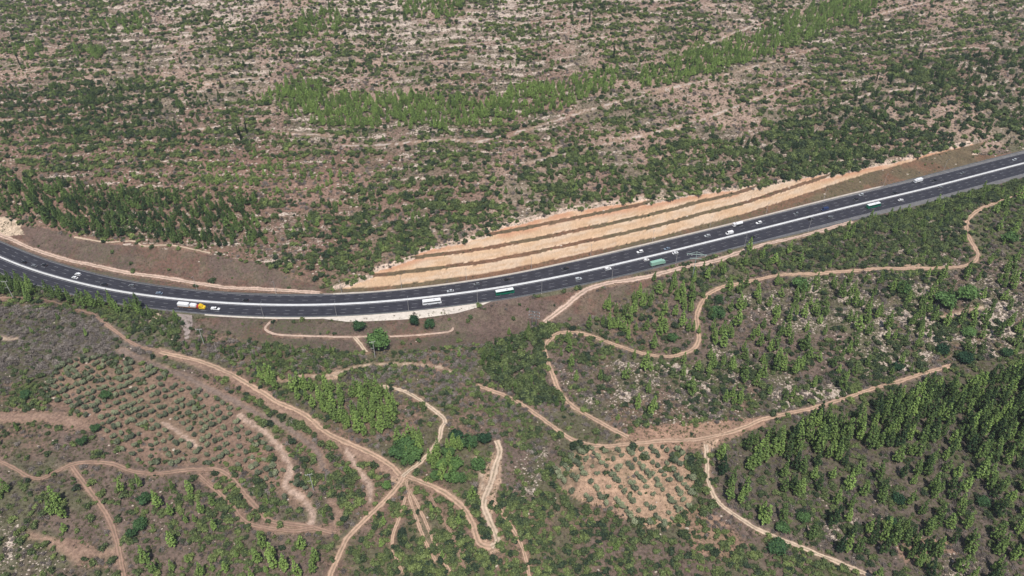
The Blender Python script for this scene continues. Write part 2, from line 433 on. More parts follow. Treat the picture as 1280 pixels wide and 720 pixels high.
TRACKS = [(l, 1.2, LEDGE, 0) for l in LEDGES] + [
 # points, width m, tone, is a real vehicle track
 ([(1300,238),(1270,246),(1245,254),(1225,262),(1212,272),(1208,287),(1214,302),(1222,317),(1218,327),(1204,333),(1178,335),(1140,336),(1100,336),(1050,340),(1000,343),(975,344),(950,349),(925,355),(903,359),(887,367),(877,379),(871,394),(872,410),(873,425),(867,436),(852,443),(832,446),(803,442),(777,434),(755,426),(735,419),(715,416),(698,417),(687,425),(681,437),(684,452),(692,472),(700,490),(712,505),(730,517),(748,527),(768,538),(785,547)], 3.9, TAN, 1),
 ([(597,482),(618,490),(640,499),(673,520),(700,540),(723,553),(757,558),(790,555),(830,551),(875,549),(915,540),(955,524),(1010,512),(1060,497),(1105,482),(1150,468),(1190,457)], 3.4, TAN, 1),
 ([(882,556),(884,580),(884,592),(887,607),(897,627),(917,643),(940,658),(965,670),(993,681),(1020,692),(1047,703),(1087,720),(1120,735)], 3.2, PALE, 1),
 ([(200,440),(240,452),(287,470),(325,494),(350,510),(383,524),(410,546),(433,557),(466,573),(495,592)], 5.2, RED, 0),
 ([(113,390),(128,402),(143,413),(167,430),(200,440)], 2.6, DULL, 1),
 ([(200,440),(207,442),(253,453),(287,467),(320,486),(347,503),(380,518),(407,540),(430,552),(463,567),(487,581),(500,594)], 4.2, TAN, 1),
 ([(505,596),(497,608),(480,627),(450,656),(438,668),(430,681),(417,710),(408,735)], 3.6, TAN, 1),
 ([(503,596),(511,589),(527,577),(547,553),(552,535),(555,524),(533,506),(507,490),(487,485),(470,483)], 3.2, PALE, 1),
 ([(508,596),(520,600),(550,613),(577,633),(590,653),(597,676),(605,683),(614,684)], 4.2, TAN, 1),
 ([(614,684),(622,677),(613,653),(605,632),(610,613),(616,597),(620,580),(625,565),(620,551)], 4.2, PALE, 1),
 ([(608,622),(621,630),(632,648),(645,668),(655,690),(662,722)], 2.4, TAN, 1),
 ([(508,602),(511,618),(520,647),(533,680),(545,702)], 2.2, TAN, 1),
 ([(512,612),(524,635),(547,687),(562,715)], 2.2, TAN, 1),
 ([(507,622),(498,650),(490,680),(503,717)], 2.0, TAN, 1),
 ([(537,620),(553,647),(570,680),(582,716)], 2.0, DULL, 1),
 ([(-10,573),(0,577),(20,587),(37,597),(52,599)], 2.4, DULL, 1),
 ([(88,581),(100,597),(117,620),(137,650),(147,680),(153,710),(156,728)], 3.0, DULL, 1),
 ([(52,599),(88,582),(110,578),(140,580),(167,590),(200,592),(233,588),(267,587),(283,593),(297,607),(310,623),(322,636),(340,652),(387,659),(420,667)], 3.2, DULL, 1),
 ([(247,594),(270,613),(290,633),(307,653),(333,660),(365,664),(392,661)], 2.8, DULL, 1),
 ([(150,437),(190,455),(230,470),(290,500),(320,517),(353,531),(380,550),(397,567),(402,583)], 3.4, GREY, 0),
 ([(300,520),(330,540),(350,560),(363,587),(357,607),(377,623),(390,641),(387,657)], 2.8, PINK, 0),
 ([(433,560),(443,580),(460,603),(463,627)], 2.6, PINK, 0),
 ([(413,627),(423,640),(420,655)], 2.4, RED, 0),
 ([(-10,373),(0,373),(43,373),(67,378),(100,388),(115,393)], 2.4, DULL, 1),
 ([(373,470),(410,470),(427,465),(447,458),(487,455),(520,455),(553,460),(563,464)], 0.9, PALE, 0),
 ([(680,403),(694,393),(707,383),(720,372),(733,363),(757,355),(807,347),(853,335),(893,327),(927,315),(960,305),(1000,296),(1040,285),(1065,277)], 4.6, PINK, 1),
 ([(345,399),(337,404),(332,412),(343,418),(362,420),(400,421),(437,422),(463,421),(493,421),(538,418),(562,415),(567,410)], 1.7, PINK, 1),
 ([(443,422),(450,430),(458,441)], 3.0, PALE, 1),
 ([(-20,284),(0,294),(17,301),(42,312),(83,325),(117,332),(160,341.5),(202,347),(243,354),(285,360),(320,361.5),(362,364),(400,366.5)], 3.6, PINK, 1),
 ([(93,297),(133,303),(167,302),(180,308),(213,307),(240,312),(263,317)], 1.3, PALE, 1),
 ([(1173,397),(1190,394),(1207,390),(1227,385)], 1.8, PALE, 0),
 ([(0,422),(10,424),(22,423)], 1.8, PALE, 0),
 ([(205,529),(227,543),(247,560)], 2.0, PINK, 0),
 ([(-5,520),(30,522),(67,521),(110,534)], 4.2, RED, 0),
 ([(37,668),(60,676),(88,690),(100,700)], 2.0, RED, 0),
 ([(100,690),(130,692),(148,690)], 3.0, RED, 0),
 ([(383,470),(362,476),(345,474)], 1.6, TAN, 0),
 ([(593,571),(600,590),(604,612)], 1.6, PALE, 0),
]
def catmull(P, step=1.0):
    P = np.asarray(P, float)
    Q = np.vstack([2 * P[0] - P[1], P, 2 * P[-1] - P[-2]])
    out = []
    for i in range(1, len(Q) - 2):
        n = max(2, int(np.linalg.norm(Q[i + 1] - Q[i]) / step))
        t = np.linspace(0, 1, n, endpoint=False)[:, None]
        out.append(0.5 * (2 * Q[i] + (Q[i + 1] - Q[i - 1]) * t + (2 * Q[i - 1] - 5 * Q[i] + 4 * Q[i + 1] - Q[i + 2]) * t ** 2 + (-Q[i - 1] + 3 * Q[i] - 3 * Q[i + 1] + Q[i + 2]) * t ** 3))
    out.append(Q[-2:-1])
    return np.vstack(out)

RX0, RY0, RW, RH = -620, 60, 1240, 900
TD = np.full((RH, RW), 99.0, np.float32)
TG = np.full((RH, RW), 99.0, np.float32); TT = np.zeros((RH, RW), np.int32); TONES = []
# bare erosion gullies (TG, TT: distance and tone) are soil of the terrain, not sheets
paths = []
for pts, w, tone, real in TRACKS:
    a = np.array(pts, float)
    x, y, z = hit(a[:, 0], a[:, 1])
    P = catmull(np.stack([x, y], 1), 1.0)
    paths.append((P, w, tone, real)); TONES.append(tone)
    for (x, y) in P:
        i, j = int(x - RX0), int(y - RY0)
        i0, i1, j0, j1 = max(i - 9, 0), min(i + 10, RW), max(j - 9, 0), min(j + 10, RH)
        if i0 >= i1 or j0 >= j1: continue
        gx = np.arange(i0, i1) + RX0 + 0.5; gy = np.arange(j0, j1) + RY0 + 0.5
        d = np.hypot(gx[None, :] - x, gy[:, None] - y) - w / 2
        TD[j0:j1, i0:i1] = np.minimum(TD[j0:j1, i0:i1], d - (0 if real else 0.9))
        if not real:
            m = d < TG[j0:j1, i0:i1]; TG[j0:j1, i0:i1][m] = d[m]; TT[j0:j1, i0:i1][m] = len(paths) - 1
def track_dist(x, y):
    i = np.clip((np.asarray(x) - RX0).astype(int), 0, RW - 1); j = np.clip((np.asarray(y) - RY0).astype(int), 0, RH - 1)
    return TD[j, i]

def ribbon(name, P, offs, zfun, mat, cols=None, wob=0.0, seed=0):
    """sheet following path P; offs = across positions (m)"""
    T = np.gradient(P, axis=0); T /= np.linalg.norm(T, axis=1)[:, None] + 1e-9
    N = np.stack([-T[:, 1], T[:, 0]], 1)
    n, k = len(P), len(offs)
    s = np.cumsum(np.r_[0, np.linalg.norm(np.diff(P, axis=0), axis=1)])
    V = np.zeros((n, k, 3)); ac = np.zeros((n, k))
    hw = max(abs(offs[0]), abs(offs[-1]))
    for j, o in enumerate(offs):
        side = 1 if o > 0 else -1
        m = 1 + wob * (fbm(s, np.full(n, side * 37.0), 4.0, seed, 4) - 0.5) * 2
        X = P + N * (o * m)[:, None]
        V[:, j, :2] = X; ac[:, j] = o / hw
    V[:, :, 2] = zfun(V[:, :, 0], V[:, :, 1])
    idx = np.arange(n * k).reshape(n, k)
    Fq = np.stack([idx[:-1, :-1], idx[1:, :-1], idx[1:, 1:], idx[:-1, 1:]], -1).reshape(-1, 4)[:, ::-1]
    at = {'across': ('FLOAT', ac)}
    if cols is not None:
        c4 = np.ones((n * k, 4)); c4[:, :3] = cols; at['tone'] = ('FLOAT_COLOR', c4)
    me = mesh_np(name, V.reshape(-1, 3), Fq, mat, at, True)
    return link(D.objects.new(name, me))

# ------------------------------------------------------------------ zones of the ground (photo polygons)
Z_FARBROWN = [(0,296),(30,285),(60,285),(95,296),(140,304),(180,309),(262,317),(330,330),(385,352),(425,366),(320,372),(160,355),(80,335),(0,302)]
Z_NEARBROWN = [(245,396),(330,399),(440,400),(590,388),(650,374),(700,368),(760,352),(700,405),(660,412),(640,424),(560,436),(500,437),(420,440),(330,426),(255,412)]
Z_NEARBROWN2 = [(700,404),(735,366),(800,350),(840,345),(770,375),(715,410)]
Z_REDBAND = [(770,552),(798,533),(870,530),(955,521),(964,534),(915,549),(886,564),(800,557)]
Z_ORCH2 = [(690,590),(715,565),(760,556),(800,553),(855,560),(868,600),(862,640),(835,662),(800,658),(745,632),(705,615)]
Z_ORCH1 = [(95,445),(150,448),(230,478),(300,515),(325,540),(395,625),(370,640),(330,600),(295,585),(230,583),(170,583),(150,560),(110,530),(50,500),(60,470)]
Z_REDPATCH = [[(838,645),(875,632),(905,650),(935,680),(915,705),(870,690)],[(1110,670),(1180,672),(1200,690),(1130,705)],[(870,655),(895,660),(880,690)]]
Z_GREY = [(0,380),(120,395),(200,440),(100,445),(60,470),(0,480)]
Z_SAND_LEFT = [(-60,266),(8,272),(26,280),(24,287),(28,294),(8,296),(-60,290)]
Z_SANDBANK = [[(165,397),(200,392),(205,402),(175,405)]]
Z_BARE = [[(487,588),(500,585),(514,590),(512,603),(498,611),(489,602)],[(598,668),(608,676),(616,674),(628,672),(624,690),(604,692)],[(600,612),(606,588),(618,566),(630,572),(626,604),(616,642),(603,652)],[(1130,326),(1150,328),(1148,338),(1128,338)],[(876,548),(900,548),(888,566),(880,568)],[(405,464),(425,462),(422,474),(408,476)]]
Z_REDDISH = [[(240,588),(285,588),(312,625),(332,650),(420,655),(428,670),(330,666),(290,642),(262,612)],[(345,575),(372,600),(395,640),(375,632),(355,612)],[(60,672),(100,676),(150,690),(150,708),(90,708)],[(0,505),(70,512),(112,530),(100,540),(0,530)]]
Z_PURPLE = [(890,560),(960,480),(1280,440),(1280,720),(1090,720),(960,665),(900,630)]
Z_ROCKY = [[(700,470),(760,450),(870,455),(960,440),(1100,460),(1060,495),(960,520),(800,535),(740,515)],
           [(960,345),(1280,320),(1280,440),(1100,470),(960,470),(880,440),(890,380)],
           [(1100,270),(1205,275),(1215,330),(1110,330)],
           [(640,550),(690,560),(660,640),(620,660)],
           [(1010,610),(1120,650),(1130,720),(1080,705),(960,660)],
           [(1180,690),(1280,690),(1280,720),(1180,720)],[(0,640),(30,660),(80,700),(60,720),(0,720)],
           [(690,455),(740,470),(740,510),(705,495)]]

# ------------------------------------------------------------------ terrain mesh
gx = np.concatenate([np.arange(-900, -560, 12), np.arange(-560, 560, 1.3), np.arange(560, 901, 12)])
gt = np.concatenate([np.arange(-420, -330, 8), np.arange(-330, -16, 1.25), np.arange(-16, 62, 0.55), np.arange(62, 470, 1.6), np.arange(470, 900, 12)])
GX, GT = np.meshgrid(gx, gt)
GY = GT + ym(GX)
Z, tau, dl, q, fr, oncut, face, rr = height(GX, GY, True)
px, py, sc = project(GX, GY, Z)
wx = 10 * (fbm(GX, GY, 16, 71, 3) - 0.5); wy = 8 * (fbm(GX, GY, 16, 72, 3) - 0.5)
pxn, pyn = np.clip(px, 2, 1278) + wx, np.clip(py, 2, 718) + wy
def zone(*polys):
    m = np.zeros(GX.shape, bool)
    for p in polys: m |= in_poly(pxn, pyn, p)
    return m.astype(float)
def L(a, b, f): return a + (np.asarray(b) - a) * f[..., None]
nb, nm, nf = fbm(GX, GY, 70, 21, 4), fbm(GX, GY, 22, 22, 3), fbm(GX, GY, 6, 23, 3)
far = sm(5, 15, tau)
soil = L(np.broadcast_to(np.array(alb(122, 104, 94)), GX.shape + (3,)).copy(), alb(144, 116, 100), sm(0.4, 0.62, nb))
soil = L(soil, alb(104, 104, 78), sm(0.45, 0.62, nm) * 0.8)
fs = L(np.broadcast_to(np.array(alb(174, 148, 132)), GX.shape + (3,)).copy(), alb(150, 122, 108), sm(0.42, 0.6, nb))
fs = L(fs, alb(134, 122, 104), sm(0.42, 0.62, nm) * 0.85)
lowred = sm(170, 130, tau) * sm(40, -180, GX)
fs = L(fs, alb(136, 102, 88), lowred * 0.6)
soil = L(soil, fs, far[..., None][..., 0])
soil = L(soil, alb(120, 104, 98), zone(Z_PURPLE) * 0.75)
soil = L(soil, alb(122, 112, 108), zone(Z_GREY) * 0.75)
brown = np.clip(zone(Z_FARBROWN, Z_NEARBROWN, Z_NEARBROWN2), 0, 1)
bc = L(np.broadcast_to(np.array(alb(114, 95, 86)), GX.shape + (3,)).copy(), alb(120, 92, 80), sm(0.45, 0.6, nm))
bc = L(bc, alb(122, 108, 92), sm(0.5, 0.7, nf) * 0.6)
soil = L(soil, bc, brown)
redm = np.clip(zone(Z_REDBAND) + zone(*Z_REDPATCH) * 0.8, 0, 1)
soil = L(soil, alb(180, 144, 122), redm * (0.6 + 0.4 * nf))
soil = L(soil, alb(196, 162, 136), zone(Z_ORCH2) * sm(0.3, 0.56, 0.6 * nf + 0.4 * nm) * 0.9)
soil = L(soil, alb(150, 122, 104), zone(Z_ORCH1) * 0.75)
# cut faces: pale sandstone, benches and toe brown, a red layer at the top
lay = Z + 1.2 * (fbm(GX, GY, 30, 91, 3) - 0.5)
sand = L(np.broadcast_to(np.array(alb(228, 192, 157)), GX.shape + (3,)).copy(), alb(232, 204, 176), sm(0.35, 0.65, fbm(GX, lay * 4, 12, 92, 3)))
sand = L(sand, alb(212, 174, 138), sm(0.55, 0.75, fbm(GX * 0.3, lay * 9, 7, 93, 3)) * 0.7)
topred = sm(4.0, 0.6, np.where(oncut, (np.interp(GX, AX, AV) + 0.155 * np.maximum(tau - 10, 0)) - Z, 9))
sand = L(sand, alb(214, 160, 128), topred * sm(0.4, 0.6, nm) * 0.9)
bench = L(np.broadcast_to(np.array(alb(126, 96, 76)), GX.shape + (3,)).copy(), alb(112, 98, 76), sm(0.45, 0.6, nm))
soil = L(soil, alb(206, 174, 148), zone(*Z_BARE) * sm(0.25, 0.5, nf + 0.15))
soil = L(soil, alb(160, 130, 112), zone(*Z_REDDISH) * sm(0.3, 0.6, nf) * 0.8)
cm = oncut.astype(float)
soil = L(soil, bench, cm * (1 - face))
soil = L(soil, sand, cm * face)
lip = (~oncut & (tau > 4) & (tau < 70) & (GX > -120) & (GX < 400))
roll = np.roll(oncut, 3, axis=0) | np.roll(oncut, 6, axis=0) | np.roll(oncut, 9, axis=0)
soil = L(soil, alb(222, 196, 176), (lip & roll).astype(float) * sm(0.3, 0.55, nf + 0.25 * nm))
soil = L(soil, alb(222, 198, 172), zone(Z_SAND_LEFT, *Z_SANDBANK) * sm(0.3, 0.5, nf + 0.1))
td = track_dist(GX, GY)
soil = L(soil, alb(160, 134, 112), sm(1.0, -0.8, td + 3.2 * (nf - 0.5)) * 0.7 * (1 - cm))
gi_ = np.clip((GX - RX0).astype(int), 0, RW - 1); gj_ = np.clip((GY - RY0).astype(int), 0, RH - 1)
tg = TG[gj_, gi_]; tcol = np.array(TONES)[TT[gj_, gi_]]
n3 = fbm(GX, GY, 4, 24, 3)
gul = sm(0.5, -0.4, tg + np.where(TT[gj_, gi_] < len(LEDGES), 3.0, 1.8) * (n3 - 0.5)) * (1 - cm) * (0.65 + 0.35 * nf)
soil = soil + (tcol * 0.95 - soil) * gul[..., None]
rock = 0.33 + 0.22 * (nm - 0.5) + 0.16 * (nb - 0.5) + 0.14 * (nf - 0.5)
rock = np.where(tau > 20, 0.41 + 0.25 * (nb - 0.42) + 0.2 * (nf - 0.5) + 0.11 * sm(0.72, 0.9, fr) * sm(0.3, 0.6, nm) + 0.10 * sm(150, 350, tau), rock)
rock = rock + (0.135 + 0.26 * (nm - 0.5) + 0.14 * (nf - 0.5)) * zone(*Z_ROCKY)
rock = np.where((brown > 0.5) | (cm > 0.5) | (redm > .5), 0.14, rock)
rock = np.where(td < 1.0, 0.1, rock)
rock = np.where((tau < 3) & (dl < 3), 0.05, rock)
scrub = np.where(tau > 5, 0.44, 0.48) + 0.25 * (nb - 0.5)
scrub = scrub + 0.08 * zone(Z_GREY, Z_PURPLE) - 0.2 * zone(Z_ORCH2) - 0.1 * redm - 0.08 * zone(Z_ORCH1) - 0.2 * sm(1.5, 0, td)
scrub = np.where(cm * face > 0.5, -0.4, scrub); rock = np.where(cm * face > 0.5, -0.3, rock)
nr, nc = GX.shape
idx = np.arange(nr * nc).reshape(nr, nc)
Fq = np.stack([idx[:-1, :-1], idx[:-1, 1:], idx[1:, 1:], idx[1:, :-1]], -1).reshape(-1, 4)
c4 = np.ones((nr * nc, 4)); c4[:, :3] = soil.reshape(-1, 3)
me = mesh_np('terrain', np.stack([GX, GY, Z], -1).reshape(-1, 3), Fq, M['ground'],
             {'soil': ('FLOAT_COLOR', c4), 'rock': ('FLOAT', rock), 'scrub': ('FLOAT', scrub), 'contour': ('FLOAT', q), 'stretch': ('FLOAT', np.where(tau > 20, 0.22, 0.6)), 'face': ('FLOAT', cm * face)}, True)
tag(link(D.objects.new('terrain', me)), kind='structure')
del Fq, c4, idx

# ------------------------------------------------------------------ tracks as sheets
for i, (P, w, tone, real) in enumerate(paths):
    if not real: continue
    h = w * 0.48
    offs = [-h, -h * 0.6, -h * 0.2, h * 0.2, h * 0.6, h]
    o = ribbon('dirt_track', P, offs, lambda x, y, i=i: height(x, y) + 0.14 + 0.006 * i, M['track'], tone, 0.42, i)
    tag(o, kind='structure')

# ------------------------------------------------------------------ highway
hx = np.arange(-640, 660, 2.0)
def lane_path(tfun):
    return np.stack([hx, ym(hx) + tfun(hx)], 1)
def strip(name, ta, tb, z, mat, x0=-640, x1=660, n=2):
    xs = np.arange(x0, x1 + 0.01, 2.0)
    A, B = ta(xs), tb(xs)
    V = np.zeros((len(xs), n, 3)); ac = np.zeros((len(xs), n))
    for j in range(n):
        f = j / (n - 1); t = A + (B - A) * f
        V[:, j, 0] = xs; V[:, j, 1] = ym(xs) + t; V[:, j, 2] = z; ac[:, j] = t * ca(xs)
    idx = np.arange(len(xs) * n).reshape(len(xs), n)
    Fq = np.stack([idx[:-1, :-1], idx[1:, :-1], idx[1:, 1:], idx[:-1, 1:]], -1).reshape(-1, 4)
    return link(D.objects.new(name, mesh_np(name, V.reshape(-1, 3), Fq, mat, {'across': ('FLOAT', ac)}, True)))
MEDW = 0.9
LW = 3.55
pin = lambda x: 0 * x + (MEDW + 0.7) / ca(x)                # inner edge of carriageway
pup = lambda x: np.minimum((MEDW + 0.7 + 3 * LW + 0.7) / ca(x), tu(x) - 0.3)
plo = lambda x: np.minimum((MEDW + 0.7 + 3 * LW + 0.7) / ca(x), tl(x) - 0.3)
tag(strip('highway_shoulder', lambda x: -tl(x) - 0.4 / ca(x), lambda x: tu(x) + 0.4 / ca(x), 0.0, M['shoulder'], n=9), kind='structure')
tag(strip('highway_asphalt', lambda x: -plo(x), pup, 0.012, M['asphalt'], n=31), kind='structure')
# painted markings, one sheet
pv, pf = [], []
def dash(x0, x1, tfun, w=0.2):
    xs = np.arange(x0, x1 + 0.01, max((x1 - x0) / max(1, round((x1 - x0) / 4)), 0.5))
    b = len(pv)
    for x in xs:
        yc = float(ym(x)) + tfun(x); h = w / 2 / float(ca(x))
        pv.append((x, yc - h, 0.024)); pv.append((x, yc + h, 0.024))
    for i in range(len(xs) - 1):
        pf.append((b + 2 * i, b + 2 * i + 2, b + 2 * i + 3, b + 2 * i + 1))
for sgn in (1, -1):
    for k in (1, 2):
        for x in np.arange(-560, 560, 9.0):
            dash(x, x + 3.4, lambda x, k=k: sgn * (MEDW + 0.7 + k * LW) / float(ca(x)), 0.15)
    dash(-600, 600, lambda x: sgn * (MEDW + 0.55) / float(ca(x)), 0.2)
    dash(-600, 600, lambda x: sgn * (float(pup(x)) if sgn > 0 else float(plo(x))) - sgn * 0.35, 0.2)
tag(link(D.objects.new('lane_markings', mesh_np('lane_markings', pv, pf, M['paint']))), kind='structure')

def loft(name, tfun, prof, mat, x0, x1, z0=0.0, step=2.0):
    """wall or rail of constant profile (across, up) along the road"""
    xs = np.arange(x0, x1 + 0.01, step); n = len(prof)
    V = np.zeros((len(xs), n, 3))
    for j, (a, z) in enumerate(prof):
        V[:, j, 0] = xs; V[:, j, 1] = ym(xs) + tfun(xs) + a / ca(xs); V[:, j, 2] = z0 + z
    idx = np.arange(len(xs) * n).reshape(len(xs), n); nx = np.roll(idx, -1, axis=1)
    Fq = np.stack([idx[:-1], idx[1:], nx[1:], nx[:-1]], -1).reshape(-1, 4)
    return mesh_np(name, V.reshape(-1, 3), Fq, mat)
tag(strip('median_strip', lambda x: -0.8 / ca(x), lambda x: 0.8 / ca(x), 0.03, M['shoulder']), kind='structure')
NJ = [(-0.42, 0), (-0.38, 0.12), (-0.24, 0.3), (-0.2, 0.8), (0.2, 0.8), (0.24, 0.3), (0.38, 0.12), (0.42, 0)]
o = link(D.objects.new('median_barrier', loft('median_barrier', lambda x: 0 * x, NJ, M['barrier'], -620, 640, 0.034)))
tag(o, 'long white concrete barrier dividing the two highway carriageways', 'barrier')
tag(strip('concrete_gutter', lambda x: tu(x) + 0.1, lambda x: tu(x) + 1.5 / ca(x), 0.035, M['greypad'], -125, 300), kind='structure')
o = link(D.objects.new('verge_barrier', loft('verge_barrier', lambda x: tu(x), [(-0.3, 0), (-0.16, 0.7), (0.16, 0.7), (0.3, 0)], M['concrete'], -118, 296, 0.036)))
tag(o, 'pale concrete barrier along the far verge below the stepped rock cut', 'barrier')
def guardrail(tfun, x0, x1, label):
    e = empty('guardrail', (0, 0, 0)); tag(e, label, 'guardrail')
    link(D.objects.new('rail', loft('rail', tfun, [(-0.06, 0.45), (-0.1, 0.6), (-0.06, 0.78), (0.06, 0.78), (0.06, 0.45)], M['galv'], x0, x1, 0.0)), e)
    b = MB()
    for x in np.arange(x0 + 1, x1, 4.0):
        b.box((x, float(ym(x) + tfun(x)) + 0.15, 0.35), (0.12, 0.12, 0.75))
    po = b.build('rail_posts', M['galv'], e); po['kind'] = 'stuff'
guardrail(lambda x: -tl(x) + 0.1, -175, 280, 'grey steel guardrail along the near edge of the highway')
guardrail(lambda x: tu(x) - 0.1, -600, -124, 'grey steel guardrail on the far edge of the bend, beside the brown verge')
guardrail(lambda x: tu(x) - 0.1, 302, 600, 'grey steel guardrail on the far edge at the right end of the highway')

def patch(name, pts, mat, off=0.05):
    a = np.array(pts, float); x, y, z = hit(a[:, 0], a[:, 1])
    cx, cy = x.mean(), y.mean(); V = []; Fq = []
    n = len(x); R = 8
    for r in range(R + 1):
        f = r / R
        for i in range(n): V.append((cx + (x[i] - cx) * f, cy + (y[i] - cy) * f))
    V = np.array(V)
    zz = np.maximum(height(V[:, 0], V[:, 1]), -50) + off
    for r in range(R):
        for i in range(n):
            j = (i + 1) % n
            Fq.append((r * n + i, r * n + j, (r + 1) * n + j, (r + 1) * n + i))
    me = mesh_np(name, np.c_[V, zz], Fq, mat, {'across': ('FLOAT', np.zeros(len(V)))})
    return tag(link(D.objects.new(name, me)), kind='structure')
# white concrete apron below the road, a sheet following the road edge and bulging at mid length
ax_ = np.interp
def apron_w(x): return np.interp(x, [-196, -120, -104, -60, -35, -22, -14], [1.0, 1.3, 4.2, 5.6, 5.0, 3.0, 0.2])
xs = np.arange(-196, -13.9, 2.0); V = []; Fq = []
for i, x in enumerate(xs):
    y0 = float(ym(x) - tl(x)) - 0.1; w = apron_w(x)
    for j in range(6):
        y = y0 - w * 1.25 * j / 5; V.append((x, y, max(float(height(x, y)), -9) + 0.12))
for i in range(len(xs) - 1):
    for j in range(5): b = i * 6 + j; Fq.append((b, b + 1, b + 7, b + 6))
tag(link(D.objects.new('concrete_apron', mesh_np('concrete_apron', V, Fq, M['concrete']))), kind='structure')
patch('gravel_pad', [(221,392),(240,394),(241,405),(238,414),(236,424),(231,424),(229,410),(222,404)], M['greypad'], 0.16)

# ------------------------------------------------------------------ plant prototypes
def quads(cent, nrm, size, jit, rng, asp=1.0):
    n = len(cent)
    nn = nrm + rng.normal(0, jit, (n, 3)); nn /= np.linalg.norm(nn, axis=1)[:, None] + 1e-9
    a = np.cross(nn, rng.normal(0, 1, (n, 3))); a /= np.linalg.norm(a, axis=1)[:, None] + 1e-9
    b = np.cross(nn, a)
    s = (size * rng.uniform(0.6, 1.35, n))[:, None]
    k = rng.uniform(0.65, 1.25, (n, 4, 1))
    V = np.stack([cent - a * s * k[:, 0], cent - b * s * k[:, 1] * asp, cent + a * s * k[:, 2], cent + b * s * k[:, 3] * asp], 1)
    return V.reshape(-1, 3)
def tube(p0, p1, r0, r1, seg=6):
    p0 = np.array(p0, float); p1 = np.array(p1, float); d = p1 - p0; d /= np.linalg.norm(d)
    a = np.cross(d, [0.3, 0.8, 0.1]); a /= np.linalg.norm(a); b = np.cross(d, a)
    an = np.linspace(0, 2 * np.pi, seg, endpoint=False)
    ring = np.cos(an)[:, None] * a + np.sin(an)[:, None] * b
    V = np.vstack([p0 + ring * r0, p1 + ring * r1])
    Fq = [(i, (i + 1) % seg, seg + (i + 1) % seg, seg + i) for i in range(seg)]
    return V, Fq
def join(parts):
    V, Fq, o = [], [], 0
    for v, f in parts:
        V.append(v); Fq.append(np.asarray(f) + o); o += len(v)
    return np.vstack(V), np.vstack(Fq)

def crown_mesh(name, lobes, per, size, jit, mat, rng, asp=1.0, core=True):
    """lobes: (centre, radii). leaf faces near each lobe's surface and a small ragged core"""
    cs, ns = [], []
    for c, r in lobes:
        d = rng.normal(0, 1, (per, 3)); d /= np.linalg.norm(d, axis=1)[:, None]
        d[:, 2] = np.where(d[:, 2] < -0.45, -d[:, 2] * 0.6, d[:, 2])
        k = rng.uniform(0.62, 1.12, (per, 1))
        cs.append(np.array(c) + d * k * np.array(r)); ns.append(d + np.array([0, 0, 0.25]))
    cs = np.vstack(cs); ns = np.vstack(ns)
    V = quads(cs, ns, size, jit, rng, asp)
    Fq = np.arange(len(V)).reshape(-1, 4)
    lf = np.repeat(rng.uniform(0, 1, len(cs)), 4)
    parts = [(V, Fq)]
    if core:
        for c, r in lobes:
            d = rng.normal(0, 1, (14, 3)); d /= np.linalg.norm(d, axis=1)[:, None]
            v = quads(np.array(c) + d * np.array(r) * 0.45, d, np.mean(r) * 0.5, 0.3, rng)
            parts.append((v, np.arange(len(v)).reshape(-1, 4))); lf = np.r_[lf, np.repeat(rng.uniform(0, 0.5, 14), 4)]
    V, Fq = join(parts)
    return V, Fq, lf

def pine_proto(i):
    """unit: 1 m tall at scale 1 built at 9 m"""
    rng = np.random.default_rng(100 + i)
    H = 9.0; W = (2.2, 1.9, 2.6, 2.3, 1.7)[i % 5]; lob = []
    ax = rng.normal(0, 0.25, 2)
    lev = 11
    for k in range(lev):
        f = k / (lev - 1); z = 1.5 + f * (H - 2.1)
        R = W * (0.8 + 0.9 * f if f < 0.2 else (1.03 - f) ** 0.95 * 1.2)
        nb = 5 if f < 0.5 else (4 if f < 0.75 else 3)
        if f > 0.97: nb = 1; R = 0.05
        for b in range(nb):
            a = 2 * np.pi * (b / nb) + k * 1.3 + rng.normal(0, 0.3)
            rr_ = R * rng.uniform(0.45, 0.85)
            s = rng.uniform(0.7, 1.2) * (0.82 - 0.52 * f)
            lob.append(((math.cos(a) * rr_ + ax[0] * f, math.sin(a) * rr_ + ax[1] * f, z + rng.normal(0, 0.25)), (s * 0.95, s * 0.95, s * 0.75)))
    V, Fq, lf = crown_mesh('c', lob, 14, 0.31, 0.5, None, rng, 0.55)
    parts = []
    for k in range(3):
        z0, z1 = k * 2.6 - (0.6 if k == 0 else 0), (k + 1) * 2.6
        parts.append(tube((ax[0] * z0 / H * .8, ax[1] * z0 / H * .8, z0), (ax[0] * z1 / H * .8, ax[1] * z1 / H * .8, z1), 0.2 - 0.055 * k, 0.2 - 0.055 * (k + 1)))
    for l, r in lob[::3]:
        parts.append(tube((ax[0] * .3, ax[1] * .3, max(l[2] - 0.7, 0.6)), l, 0.06, 0.02, 4))
    TV, TF = join(parts)
    return (V, Fq, lf), (TV, TF)
